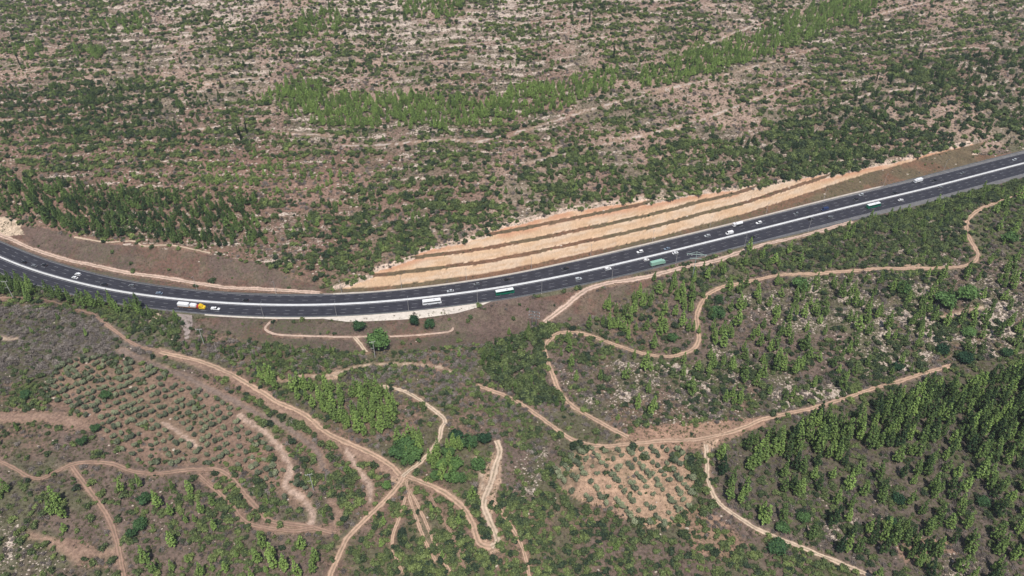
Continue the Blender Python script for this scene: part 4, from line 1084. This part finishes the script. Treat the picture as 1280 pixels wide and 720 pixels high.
def proto_coll(kind):
    col = D.collections.new(kind + '_kinds')       # not linked to the scene: only a source for the stuff objects
    if kind == 'rock': ms = ROCKS
    else: ms = [m[2] for m in KINDS[kind][0]]
    for i, m in enumerate(ms):
        o = D.objects.new('%s_%d' % (kind, i), m); col.objects.link(o)
    return col, len(ms)
def scatter(name, label, cat, kind, rows):
    if not rows: return
    col, n = proto_coll(kind)
    base = 1.0 if kind == 'rock' else KINDS[kind][1]
    P = np.array([r[:3] for r in rows], np.float32); h = np.array([r[6] for r in rows]); t = np.array([r[7] for r in rows]); wf = np.array([r[8] for r in rows])
    me = D.meshes.new(name); me.vertices.add(len(P)); me.vertices.foreach_set('co', P.ravel())
    s = h / base
    wv = wf * RNG.uniform(.85, 1.25, len(P))
    if kind == 'pine':
        near = P[:, 1] < ym(P[:, 0]); s = s * np.where(near, 1.35, 0.98); wv = wv * np.where(near, 0.7, 0.95)
    S = np.stack([s * wv, s * wv, s * RNG.uniform(.85, 1.1, len(P))], 1).astype(np.float32)
    a = me.attributes.new('scl', 'FLOAT_VECTOR', 'POINT'); a.data.foreach_set('vector', S.ravel())
    a = me.attributes.new('rot', 'FLOAT_VECTOR', 'POINT'); R_ = np.zeros((len(P), 3), np.float32); R_[:, 2] = RNG.uniform(0, 6.28, len(P)) if kind != 'rock' else RNG.normal(.2, .5, len(P)); a.data.foreach_set('vector', R_.ravel())
    a = me.attributes.new('idx', 'INT', 'POINT'); a.data.foreach_set('value', RNG.integers(0, n, len(P)).astype(np.int32))
    a = me.attributes.new('tint', 'FLOAT', 'POINT'); a.data.foreach_set('value', t.astype(np.float32))
    o = link(D.objects.new(name, me)); tag(o, label, cat, None, 'stuff')
    ng = D.node_groups.new(name + '_nodes', 'GeometryNodeTree')
    ng.interface.new_socket('Geometry', in_out='INPUT', socket_type='NodeSocketGeometry')
    ng.interface.new_socket('Geometry', in_out='OUTPUT', socket_type='NodeSocketGeometry')
    N = ng.nodes; gi = N.new('NodeGroupInput'); go = N.new('NodeGroupOutput')
    ci = N.new('GeometryNodeCollectionInfo'); ci.inputs['Collection'].default_value = col
    ci.inputs['Separate Children'].default_value = True; ci.inputs['Reset Children'].default_value = True
    ip = N.new('GeometryNodeInstanceOnPoints'); ip.inputs['Pick Instance'].default_value = True
    def na(nm, typ):
        k = N.new('GeometryNodeInputNamedAttribute'); k.data_type = typ; k.inputs['Name'].default_value = nm
        return k.outputs['Attribute']
    K = ng.links
    K.new(gi.outputs[0], ip.inputs['Points']); K.new(ci.outputs[0], ip.inputs['Instance'])
    K.new(na('idx', 'INT'), ip.inputs['Instance Index']); K.new(na('rot', 'FLOAT_VECTOR'), ip.inputs['Rotation']); K.new(na('scl', 'FLOAT_VECTOR'), ip.inputs['Scale'])
    K.new(ip.outputs[0], go.inputs[0])
    md = o.modifiers.new('scatter', 'NODES'); md.node_group = ng

LIMIT = 300
STUFF = {}
for kind in ('pine', 'olive', 'broad', 'cypress', 'bush', 'dry', 'rock'):
    rows = PLANTS[kind]; nm, word, cat = NAME[kind]
    vis = [r for r in rows if 2 < r[3] < 1278 and 2 < r[4] < 722]
    vis.sort(key=lambda r: (r[9] is None, -r[6] * r[5]))
    ind = vis[:LIMIT]; ids = {id(r) for r in ind}
    STUFF[kind] = [r for r in rows if id(r) not in ids]
    for r in ind:
        x, y, z, px_, py_, s_, h, t, wf, lab = r
        far_ = y > float(ym(x))
        label = lab or '%s %s %s' % (adj(kind, h, t, SIZE[kind]), word, where(px_, py_, far_))
        i = random.randrange(5); rzz = random.uniform(0, 6.28)
        if kind == 'rock':
            o = link(D.objects.new(nm, ROCKS[i % len(ROCKS)])); o.scale = (h * wf,) * 3
            o.location = (x, y, z); o.rotation_euler = (0, 0, random.gauss(.2, .5))
        else:
            pl, base = KINDS[kind]; cm_, tm_, am = pl[i % len(pl)]
            s = h / base; w = s * wf * random.uniform(.9, 1.15)
            if kind in ('bush', 'dry'):
                o = link(D.objects.new(nm, am)); o['tint'] = t
            else:
                o = D.objects.new(nm, None); link(o)
                c_ = link(D.objects.new('crown', cm_), o); c_['tint'] = t
                link(D.objects.new('trunk', tm_), o)
            if kind == 'pine': s *= 1.4; w *= 0.95
            o.location = (x, y, z); o.rotation_euler = (0, 0, rzz); o.scale = (w, w, s)
        tag(o, label, cat, None if lab else label.split(' ', 1)[1])
scatter('pine_woods', 'pines of the far hillside and thinner stands, too many to count', 'trees', 'pine', STUFF['pine'])
scatter('olive_groves', 'further grey green olive trees of the orchards', 'trees', 'olive', STUFF['olive'])
scatter('evergreen_scrubland', 'green bushes covering the far hillside and the slopes', 'bushes', 'bush', STUFF['bush'])
scatter('dry_brushwood', 'grey leafless bushes spread over the dry slopes', 'bushes', 'dry', STUFF['dry'])
scatter('limestone_rubble', 'pale limestone blocks scattered over the terraces', 'rocks', 'rock', STUFF['rock'])
scatter('dry_undergrowth', 'low brown dry herbs covering the ground', 'undergrowth', 'scrub', PLANTS['scrub'])
open('/tmp/counts.txt', 'w').write(str({k: len(v) for k, v in PLANTS.items()}))

# ------------------------------------------------------------------ vehicles
def road_pose(px_, py_, up):
    x, y = [float(a) for a in flat(px_, py_, 0.6)]
    # snap to the lane
    s = 1 if up else -1
    off = abs(y - float(ym(x))) * float(ca(x))
    lane = min(max(round((off - MEDW - .7 - LW / 2) / LW), 0), 2)
    y = float(ym(x)) + s * (MEDW + .7 + (lane + .5) * LW) / float(ca(x))
    g = (float(ym(x + 2)) - float(ym(x - 2))) / 4
    a = math.atan2(g, 1) + (math.pi if up else 0)
    return (x, y, 0.026), a
def wheel_meshes():
    b = MB(); b.cyl((0, -.11, 0), (0, .11, 0), .32, seg=14)
    r = MB(); r.cyl((0, -.115, 0), (0, .115, 0), .19, seg=10)
    return b.mesh('wheel', M['tyre']), r.mesh('rim', M['galv'])
WH, RIM = wheel_meshes()
def wheel(parent, x, y, r=.32, w=1.0):
    o = link(D.objects.new('wheel', WH), parent); k = r / .32
    o.location = (x, y, r); o.scale = (k, k * w, k)
    q = link(D.objects.new('rim', RIM), o)
PROT = {}
def car_meshes(style):
    if style in PROT: return PROT[style]
    if style == 'sedan':
        body = [(-2.25, .3), (-2.3, .62), (-2.2, .9), (-1.35, .95), (1.0, .92), (1.95, .78), (2.25, .62), (2.28, .3)]
        gl = ((-1.75, .93), (-.95, 1.38), (.35, 1.40), (1.15, .93)); L_ = 2.3; W_ = 1.78
    elif style == 'hatch':
        body = [(-1.95, .3), (-2.0, .65), (-1.95, .98), (-1.2, .98), (.9, .95), (1.7, .82), (1.98, .65), (2.0, .3)]
        gl = ((-1.93, .97), (-1.55, 1.5), (.25, 1.52), (1.1, .95)); L_ = 2.0; W_ = 1.75
    elif style == 'suv':
        body = [(-2.25, .36), (-2.3, .7), (-2.28, 1.08), (-1.2, 1.08), (1.0, 1.06), (2.0, .95), (2.28, .75), (2.3, .36)]
        gl = ((-2.25, 1.07), (-1.95, 1.68), (.3, 1.72), (1.15, 1.06)); L_ = 2.3; W_ = 1.88
    else:  # van
        body = [(-2.6, .35), (-2.65, .8), (-2.65, 1.9), (-2.5, 2.1), (1.2, 2.1), (1.75, 1.95), (2.3, 1.15), (2.65, .95), (2.7, .35)]
        gl = None; L_ = 2.7; W_ = 1.95
    b = MB().prism(body, W_, .09).mesh('body', M['glass'])
    if gl:
        (x0, z0), (x1, z1), (x2, z2), (x3, z3) = gl; g = bmesh.new()
        wi, wo = W_ * .41, W_ * .46
        vs = [g.verts.new(p) for p in [(x0, -wo, z0 - .03), (x3, -wo, z3 - .03), (x3, wo, z3 - .03), (x0, wo, z0 - .03), (x1, -wi, z1 - .03), (x2, -wi, z2 - .03), (x2, wi, z2 - .03), (x1, wi, z1 - .03)]]
        for f in ((0, 1, 2, 3), (4, 7, 6, 5), (0, 4, 5, 1), (1, 5, 6, 2), (2, 6, 7, 3), (3, 7, 4, 0)): g.faces.new([vs[i] for i in f])
        gm = D.meshes.new('window'); g.to_mesh(gm); g.free(); gm.materials.append(M['glass'])
        rm = MB().prism([(x1 - .12, z1 - .05), (x1 + .1, z1 + .02), (x2 - .1, z2 + .02), (x2 + .1, z2 - .05)], wi * 2 + .06, .03).mesh('roof', M['glass'])
    else:
        m = MB(); m.prism([(1.42, 2.03), (1.80, 1.97), (2.31, 1.2), (2.22, 1.16)], W_ * .86)
        m.box((.75, 0, 1.6), (1.1, W_ + .02, .5)); gm = m.mesh('window', M['glass']); rm = None
    PROT[style] = (b, gm, rm, L_, W_); return PROT[style]
def paint_copy(me, colr):
    key = (me.name, colr)
    if key not in PROT:
        c = me.copy(); c.materials.clear(); c.materials.append(paint(colr, COL[colr])); PROT[key] = c
    return PROT[key]
def light_boxes(parent, L_, W_, z=.68):
    for s in (-1, 1):
        MB().box((L_ - .03, s * W_ * .36, z), (.1, .3, .14)).build('headlight', M['barrier'], parent)
        MB().box((-L_ + .0, s * W_ * .38, z + .1), (.06, .26, .14)).build('taillight', paint('red', COL['red']), parent)
def car(px_, py_, up, style, colr, label, group='cars on the highway'):
    loc, a = road_pose(px_, py_, up)
    b, g, r, L_, W_ = car_meshes(style)
    e = empty('van' if style == 'van' else 'car', loc, a)
    tag(e, label, 'van' if style == 'van' else 'car', None if style == 'van' else group)
    link(D.objects.new('body', paint_copy(b, colr)), e); link(D.objects.new('window', g), e)
    if r: link(D.objects.new('roof', paint_copy(r, colr)), e)
    for x in (-L_ * .62, L_ * .63):
        for s in (-1, 1): wheel(e, x, s * (W_ / 2 - .1))
    light_boxes(e, L_, W_)
    if style == 'van': e.scale = (1.08, 1.05, 1.08)
    return e
def pickup(px_, py_, up, colr, label):
    loc, a = road_pose(px_, py_, up); e = empty('pickup_truck', loc, a); tag(e, label, 'pickup')
    b = MB().prism([(-2.8, .45), (-2.85, .95), (-.6, .95), (-.6, 1.05), (.9, 1.05), (1.5, 1.05), (2.5, .95), (2.75, .75), (2.75, .45)], 1.85, .08)
    b.build('body', paint(colr, COL[colr]), e)
    MB().prism([(-.55, 1.04), (-.4, 1.72), (.55, 1.74), (1.4, 1.04)], 1.6).build('window', M['glass'], e)
    MB().box((.08, 0, 1.75), (1.05, 1.55, .07), .02).build('roof', paint(colr, COL[colr]), e)
    MB().box((-1.7, 0, .97), (2.0, 1.5, .05)).build('load_bed', M['galv'], e)
    MB().prism([(-2.75, .96), (-2.7, 1.62), (-.75, 1.68), (-.72, .96)], 1.7, .06).build('canopy', paint(colr, COL[colr]), e)
    for x in (-1.75, 1.75):
        for s in (-1, 1): wheel(e, x, s * .85, .37)
    light_boxes(e, 2.78, 1.85, .75)
def bus(px_, py_, up, lower, roofc, label, band=True, L_=12.2, skirt=None):
    loc, a = road_pose(px_, py_, up); e = empty('bus', loc, a); tag(e, label, 'bus')
    h = L_ / 2; W_ = 2.55
    MB().prism([(-h, .4), (-h - .05, 1.4), (-h + .05, 3.15), (h - .35, 3.15), (h, 1.6), (h + .03, .4)], W_, .1).build('body', paint(lower, COL[lower]), e)
    MB().box((-.2, 0, 3.2), (L_ - .7, W_ - .04, .16), .06).build('roof', paint(roofc, COL[roofc]), e)
    g = MB(); g.box((-.1, 0, 2.25), (L_ - 1.0, W_ + .03, .85), .02); g.build('window', M['glass'], e)
    MB().prism([(h - .36, 3.0), (h - .28, 3.04), (h + .045, 1.55), (h - .1, 1.5)], W_ * .9).build('windscreen', M['glass'], e)
    MB().box((-1.5, 0, 3.38), (2.2, 1.5, .25), .08).build('air_unit', paint(roofc, COL[roofc]), e)
    MB().box((1.5, 0, 3.33), (.8, .8, .12), .03).build('roof_hatch', M['galv'], e)
    for x in (-h * .5, h * .6):
        for s in (-1, 1): wheel(e, x, s * 1.13, .5, 1.3)
    light_boxes(e, h + .03, W_, .8)
    return e
def lorry(px_, py_, up, cabc, boxc, L_, label, tank=False, cat='truck', boxh=2.5, name='box_truck'):
    loc, a = road_pose(px_, py_, up); e = empty(name, loc, a); tag(e, label, cat)
    h = L_ / 2
    MB().box((-.1, 0, .78), (L_ - .3, 1.0, .28)).build('chassis', M['galv'], e)
    c = MB().prism([(h - 1.9, .6), (h - 1.9, 2.75), (h - .5, 2.8), (h - .08, 1.8), (h, .6)], 2.4, .09); c.build('cab', paint(cabc, COL[cabc]), e)
    MB().prism([(h - .6, 2.6), (h - .48, 2.66), (h - .03, 1.75), (h - .2, 1.7)], 2.1).build('windscreen', M['glass'], e)
    MB().box((h - .9, 0, 2.1), (.7, 2.44, .55)).build('window', M['glass'], e)
    if tank: 
        m = MB(); m.cyl((-h + .1, 0, 2.0), (h - 2.3, 0, 2.0), 1.12, seg=20); m.box((-.9, 0, 3.12), (1.2, .5, .25), .05); m.build('tank', paint(boxc, COL[boxc]), e)
    else:
        MB().box((-1.0, 0, .95 + boxh / 2), (L_ - 2.2, 2.5, boxh), .06).build('cargo_box', paint(boxc, COL[boxc]), e)
    for x in (-h + 1.2, -h + 2.4, h - 1.2):
        for s in (-1, 1): wheel(e, x, s * 1.05, .48, 1.2)
    light_boxes(e, h, 2.4, .85)
    return e
def articulated(px_, py_):
    loc, a = road_pose(px_, py_, False); e = empty('articulated_lorry', loc, a); tag(e, 'long articulated lorry with yellow cab, red coupling and two white tanks', 'truck')
    Wp = paint('white', COL['white'])
    MB().box((-3.6, 0, 1.0), (12.4, 2.3, .35), .03).build('trailer_frame', mat_plain('tan_steel', lin(150, 112, 84), .7), e)
    MB().box((-6.0, 0, 2.45), (7.6, 2.5, 2.5), .35).build('rear_tank', Wp, e)
    MB().box((.7, 0, 2.4), (4.4, 2.4, 2.4), .5).build('front_tank', Wp, e)
    MB().box((3.7, 0, 1.75), (1.3, 2.3, 1.7), .12).build('coupling_housing', paint('red', COL['red']), e)
    Yp = paint('yellow', COL['yellow'])
    MB().prism([(4.6, .6), (4.6, 3.1), (6.3, 3.2), (7.0, 2.0), (8.3, 1.75), (8.4, .6)], 2.45, .12).build('cab', Yp, e)
    MB().prism([(6.22, 2.98), (6.36, 3.04), (7.02, 1.98), (6.85, 1.9)], 2.1).build('windscreen', M['glass'], e)
    MB().box((5.7, 0, 2.4), (.8, 2.5, .6)).build('window', M['glass'], e)
    MB().box((5.4, 0, 3.35), (1.3, 2.0, .5), .15).build('wind_deflector', Yp, e)
    for x in (-9, -7.7, -6.4, 3.4, 4.5, 7.2):
        for s in (-1, 1): wheel(e, x, s * 1.05, .5, 1.3)
    light_boxes(e, 8.4, 2.4, .85)
articulated(241, 384.5)
pickup(270, 385, False, 'white', 'white pickup with covered bed ahead of the yellow cabbed lorry')
bus(540, 378.5, False, 'white', 'white', 'white coach with a dark window band beside the concrete apron')
bus(631, 365, False, 'green', 'white', 'green bus with white roof following behind the median, left of a silver car', L_=12.6)
bus(1091.5, 258, False, 'green', 'white', 'green bus with white roof at the right, behind a white car', L_=12.2)
lorry(821.5, 328.5, False, 'palegreen', 'palegreen', 11.5, 'pale green lorry with long box body in the outer lane', boxh=2.7)
lorry(921.5, 281, True, 'white', 'white', 8.0, 'white tank lorry in the far outer lane, above a white van', tank=True, name='tank_truck')
lorry(1146.5, 226, True, 'white', 'white', 7.6, 'white box truck on the far carriageway at the right end', boxh=2.2)
car(912, 292, True, 'van', 'white', 'white van in the far inner lane, just below the white tank lorry')
car(1031, 261.5, True, 'van', 'blue', 'dark blue van on the far carriageway beside the median')
for a in [
    (28, 330, True, 'hatch', 'black', 'small black car, leftmost on the highway bend'),
    (44, 331, True, 'sedan', 'grey', 'dark grey car, middle of three dark cars on the bend'),
    (56, 330.5, True, 'sedan', 'black', 'black car leading three dark cars on the left bend'),
    (98, 342.5, True, 'suv', 'white', 'white car in the outer lane of a side by side pair on the bend'),
    (94, 346.5, True, 'sedan', 'white', 'white car in the inner lane of a side by side pair on the bend'),
    (131, 354.5, True, 'sedan', 'black', 'black car right of the white pair on the bend'),
    (164, 358, True, 'hatch', 'grey', 'dark grey hatchback above the roadside trees at the left'),
    (200, 365, True, 'sedan', 'steelblue', 'steel blue car on the far carriageway above the white lorry tanks'),
    (306, 377.5, True, 'hatch', 'black', 'black car in the far inner lane right of the white pickup'),
    (563, 363.5, True, 'sedan', 'silver', 'silver car on the far carriageway above the white coach'),
    (596, 353, True, 'hatch', 'grey', 'dark grey car on the far carriageway left of the green bus'),
    (633, 350, True, 'sedan', 'black', 'black car on the far carriageway above the left green bus'),
    (707, 337.5, True, 'sedan', 'black', 'black car on the far carriageway below the middle of the rock cut'),
    (723, 348.5, False, 'suv', 'silver', 'silver car on the near carriageway right of the left green bus'),
    (760, 336, False, 'suv', 'white', 'white car hugging the median, between silver car and pale green lorry'),
    (800, 315, True, 'suv', 'white', 'white car in the far outer lane above the pale green lorry'),
    (808, 325.5, False, 'hatch', 'white', 'white car half hidden behind the pale green lorry'),
    (834, 311.5, True, 'sedan', 'steelblue', 'grey blue car in the far inner lane above the pale green lorry'),
    (844, 316, False, 'sedan', 'white', 'white car beside the median ahead of the pale green lorry'),
    (884.5, 295.5, True, 'sedan', 'silver', 'silver car on the far carriageway left of the white van'),
    (949, 279.5, True, 'suv', 'white', 'white car right of the white tank lorry'),
    (941.5, 297, False, 'sedan', 'black', 'black car in the near outer lane below the white tank lorry'),
    (996, 268, True, 'hatch', 'grey', 'dark grey car on the far carriageway left of the blue van'),
    (1013.5, 274, False, 'sedan', 'black', 'black car on the near carriageway beside the median, below the blue van'),
    (1037.5, 271.5, False, 'suv', 'grey', 'dark grey car between the blue van and the right green bus'),
    (1077, 244, True, 'hatch', 'silver', 'silver hatchback in the far outer lane above the right green bus'),
    (1070, 249, True, 'sedan', 'black', 'black car in the far middle lane above the right green bus'),
    (1118, 240.5, True, 'sedan', 'black', 'black car left of the white box truck beside the median'),
    (1125, 249, False, 'sedan', 'white', 'white car ahead of the right green bus'),
    (1168, 225, True, 'sedan', 'black', 'black car just right of the white box truck'),
    (1176, 235, False, 'sedan', 'grey', 'dark grey car half hidden by bank bushes at the right'),
    (1203, 216, True, 'sedan', 'grey', 'dark grey car on the far carriageway near the right edge'),
    (1268, 199.5, True, 'hatch', 'silver', 'silver car, rightmost on the far carriageway')]:
    car(*a)

# ------------------------------------------------------------------ poles
def lamp_meshes():
    p = MB(); p.cyl((0, 0, -.3), (0, 0, 11), .12, .07, 8); p.cyl((0, 0, 11), (0, 1.8, 11.5), .05, .04, 6)
    h = MB(); h.box((0, 2.1, 11.52), (.32, .8, .14), .04); b = MB(); b.cyl((0, 0, -.3), (0, 0, .4), .22, seg=10)
    return p.mesh('pole', M['wood']), h.mesh('lamp_head', M['galv']), b.mesh('base', M['concrete'])
LP = lamp_meshes()
def lamp(x, up):
    t = float(tu(x)) + .9 if up else -float(tl(x)) - .9
    y = float(ym(x)) + t
    e = empty('street_lamp', (x, y, float(height(x, y)) + 0.0), math.pi if up else 0)
    if x < -130 or (not up and x < -60): pl = 'on the left bend'
    elif x < 90: pl = 'along the middle stretch'
    else: pl = 'along the right stretch'
    lb = 'slim grey lamp post on the %s verge of the highway %s' % ('far' if up else 'near', pl)
    tag(e, lb, 'lamp post', 'lamp posts: ' + lb[20:])
    for n, m in zip(('pole', 'lamp_head', 'base'), LP): link(D.objects.new(n, m), e)
for px_, py_ in [(245,364),(345,368),(427,367),(502,362),(583,351),(664,338),(738,319),(815,302),(887,286),(958,270),(1030,251),(1105,233),(1180,214)]:
    lamp(float(flat(px_, py_)[0]), True)
for px_, py_ in [(330,397),(421,397),(511,391),(597,380),(677,367),(765,350),(845,331),(930,308),(1010,290)]:
    lamp(float(flat(px_, py_)[0]), False)

def pole(name, px_, py_, H, label, style, mat):
    x, y, z = [float(a[0]) for a in hit([px_], [py_])]
    e = empty(name, (x, y, z), random.uniform(-.3, .3)); tag(e, label, 'power pole')
    MB().cyl((0, 0, -.5), (0, 0, H), .24, .15, 8).build('pole', mat, e)
    ins = MB()
    if style == 'T':
        m = MB(); m.box((0, 0, H - .6), (13, .3, .3)); m.cyl((-5, 0, H - .6), (0, 0, H + 1.6), .1, seg=6); m.cyl((5, 0, H - .6), (0, 0, H + 1.6), .1, seg=6); m.box((0, 0, H - 4), (8, .25, .25)); m.build('crossarm', mat, e)
        for xx in (-6, -3, 3, 6): ins.cyl((xx, 0, H - 2.0), (xx, 0, H - .7), .12, seg=6)
        MB().cyl((0, 0, H), (0, 0, H + 1.7), .12, seg=6).build('pole_tip', mat, e)
    elif style == 'H':
        m = MB(); m.cyl((-2.6, 0, -.5), (-2.6, 0, H), .2, .14, 8); m.build('second_pole', mat, e)
        m = MB()
        for zz in (H - .4, H - 3, H - 5.6): m.box((-1.3, 0, zz), (7, .22, .22))
        m.cyl((-2.6, 0, H - 5.6), (0, 0, H - 3), .06, seg=5); m.cyl((-2.6, 0, H - 3), (0, 0, H - .4), .06, seg=5); m.build('crossarm', mat, e)
        for xx in (-4.6, -1.3, 2): 
            for zz in (H - .4, H - 3): ins.cyl((xx, 0, zz - 1.1), (xx, 0, zz), .14, seg=6)
    else:
        m = MB(); m.box((-.4, 0, H - .4), (3.6, .16, .16)); m.box((-.9, 0, H - 5.2), (2.0, .14, .14)); m.build('crossarm', mat, e)
        for xx in (-2, -.9, 1.2): ins.cyl((xx, 0, H - .3), (xx, 0, H + .3), .1, seg=6)
    ins.build('insulators', M['barrier'], e)
pole('power_pylon', 865, 350, 22, 'tall pale green power pole with wide crossarm beside the pale verge track', 'T', M['greenmetal'])
pole('power_pylon', 670, 409, 13, 'twin legged grey power pylon with three crossarms at the dark thicket', 'H', M['galv'])
pole('power_pole', 392, 613, 13, 'pale power pole with crossarm among the bushes left of the junction', 'P', M['wood'])
pole('power_pole', 469, 447, 13, 'thin pale power pole in front of the big bright green tree', 'P', M['wood'])
pole('power_pole', 255, 430, 12, 'grey power pole standing in bushes below the gravel pad', 'P', M['wood'])
pole('power_pole', 17, 373, 14, 'grey power pole among pines at the left edge beside the tan track', 'P', M['wood'])

# ------------------------------------------------------------------ air
hz = D.materials.new('air'); hz.use_nodes = True; nt = hz.node_tree; nt.nodes.remove(nt.nodes['Principled BSDF'])
pv_ = nt.nodes.new('ShaderNodeVolumePrincipled'); pv_.inputs['Color'].default_value = (0.86, 0.92, 1.0, 1); pv_.inputs['Density'].default_value = HAZE
nt.links.new(pv_.outputs[0], nt.nodes['Material Output'].inputs['Volume'])
zlo = float(Z.min()) - 1.0
tag(MB().box((0, 900, (zlo + HC + 12) / 2), (2600, 2600, HC + 12 - zlo)).build('haze', hz), kind='stuff')
# ------------------------------------------------------------------ camera, sun, sky
cam = D.cameras.new('camera'); cam.sensor_fit = 'HORIZONTAL'; cam.sensor_width = 36; cam.lens = F * 36 / 1280
cam.clip_start = 1; cam.clip_end = 6000
co = link(D.objects.new('camera', cam)); co.location = (0, 0, HC); co.rotation_euler = (math.pi / 2 - PITCH, 0, 0)
bpy.context.scene.camera = co
SX, SY = 590, 810                                  # antisolar point in the photograph
dx, dy, dz = [float(a) for a in ray(SX, SY)]
dv = Vector((dx, dy, dz)).normalized()
sun = D.lights.new('sun', 'SUN'); sun.energy = 4.2; sun.angle = math.radians(0.53); sun.color = (1.0, 0.955, 0.89)
so = link(D.objects.new('sun', sun)); so.rotation_euler = dv.to_track_quat('-Z', 'Y').to_euler(); so.location = (0, -200, 500)
w = D.worlds.new('World'); bpy.context.scene.world = w; w.use_nodes = True
n = w.node_tree.nodes; bg = n['Background']; sk = n.new('ShaderNodeTexSky'); sk.sky_type = 'NISHITA'; sk.sun_disc = False
sk.sun_elevation = math.asin(-dv.z); sk.sun_rotation = math.atan2(-dv.x, -dv.y)
w.node_tree.links.new(sk.outputs[0], bg.inputs[0]); bg.inputs[1].default_value = 0.09
sc_ = bpy.context.scene
sc_.view_settings.view_transform = 'Standard'; sc_.view_settings.look = 'None'; sc_.view_settings.exposure = 0.14; sc_.view_settings.gamma = 1
sc_.cycles.max_bounces = 5; sc_.cycles.diffuse_bounces = 2; sc_.cycles.transmission_bounces = 2; sc_.cycles.glossy_bounces = 2
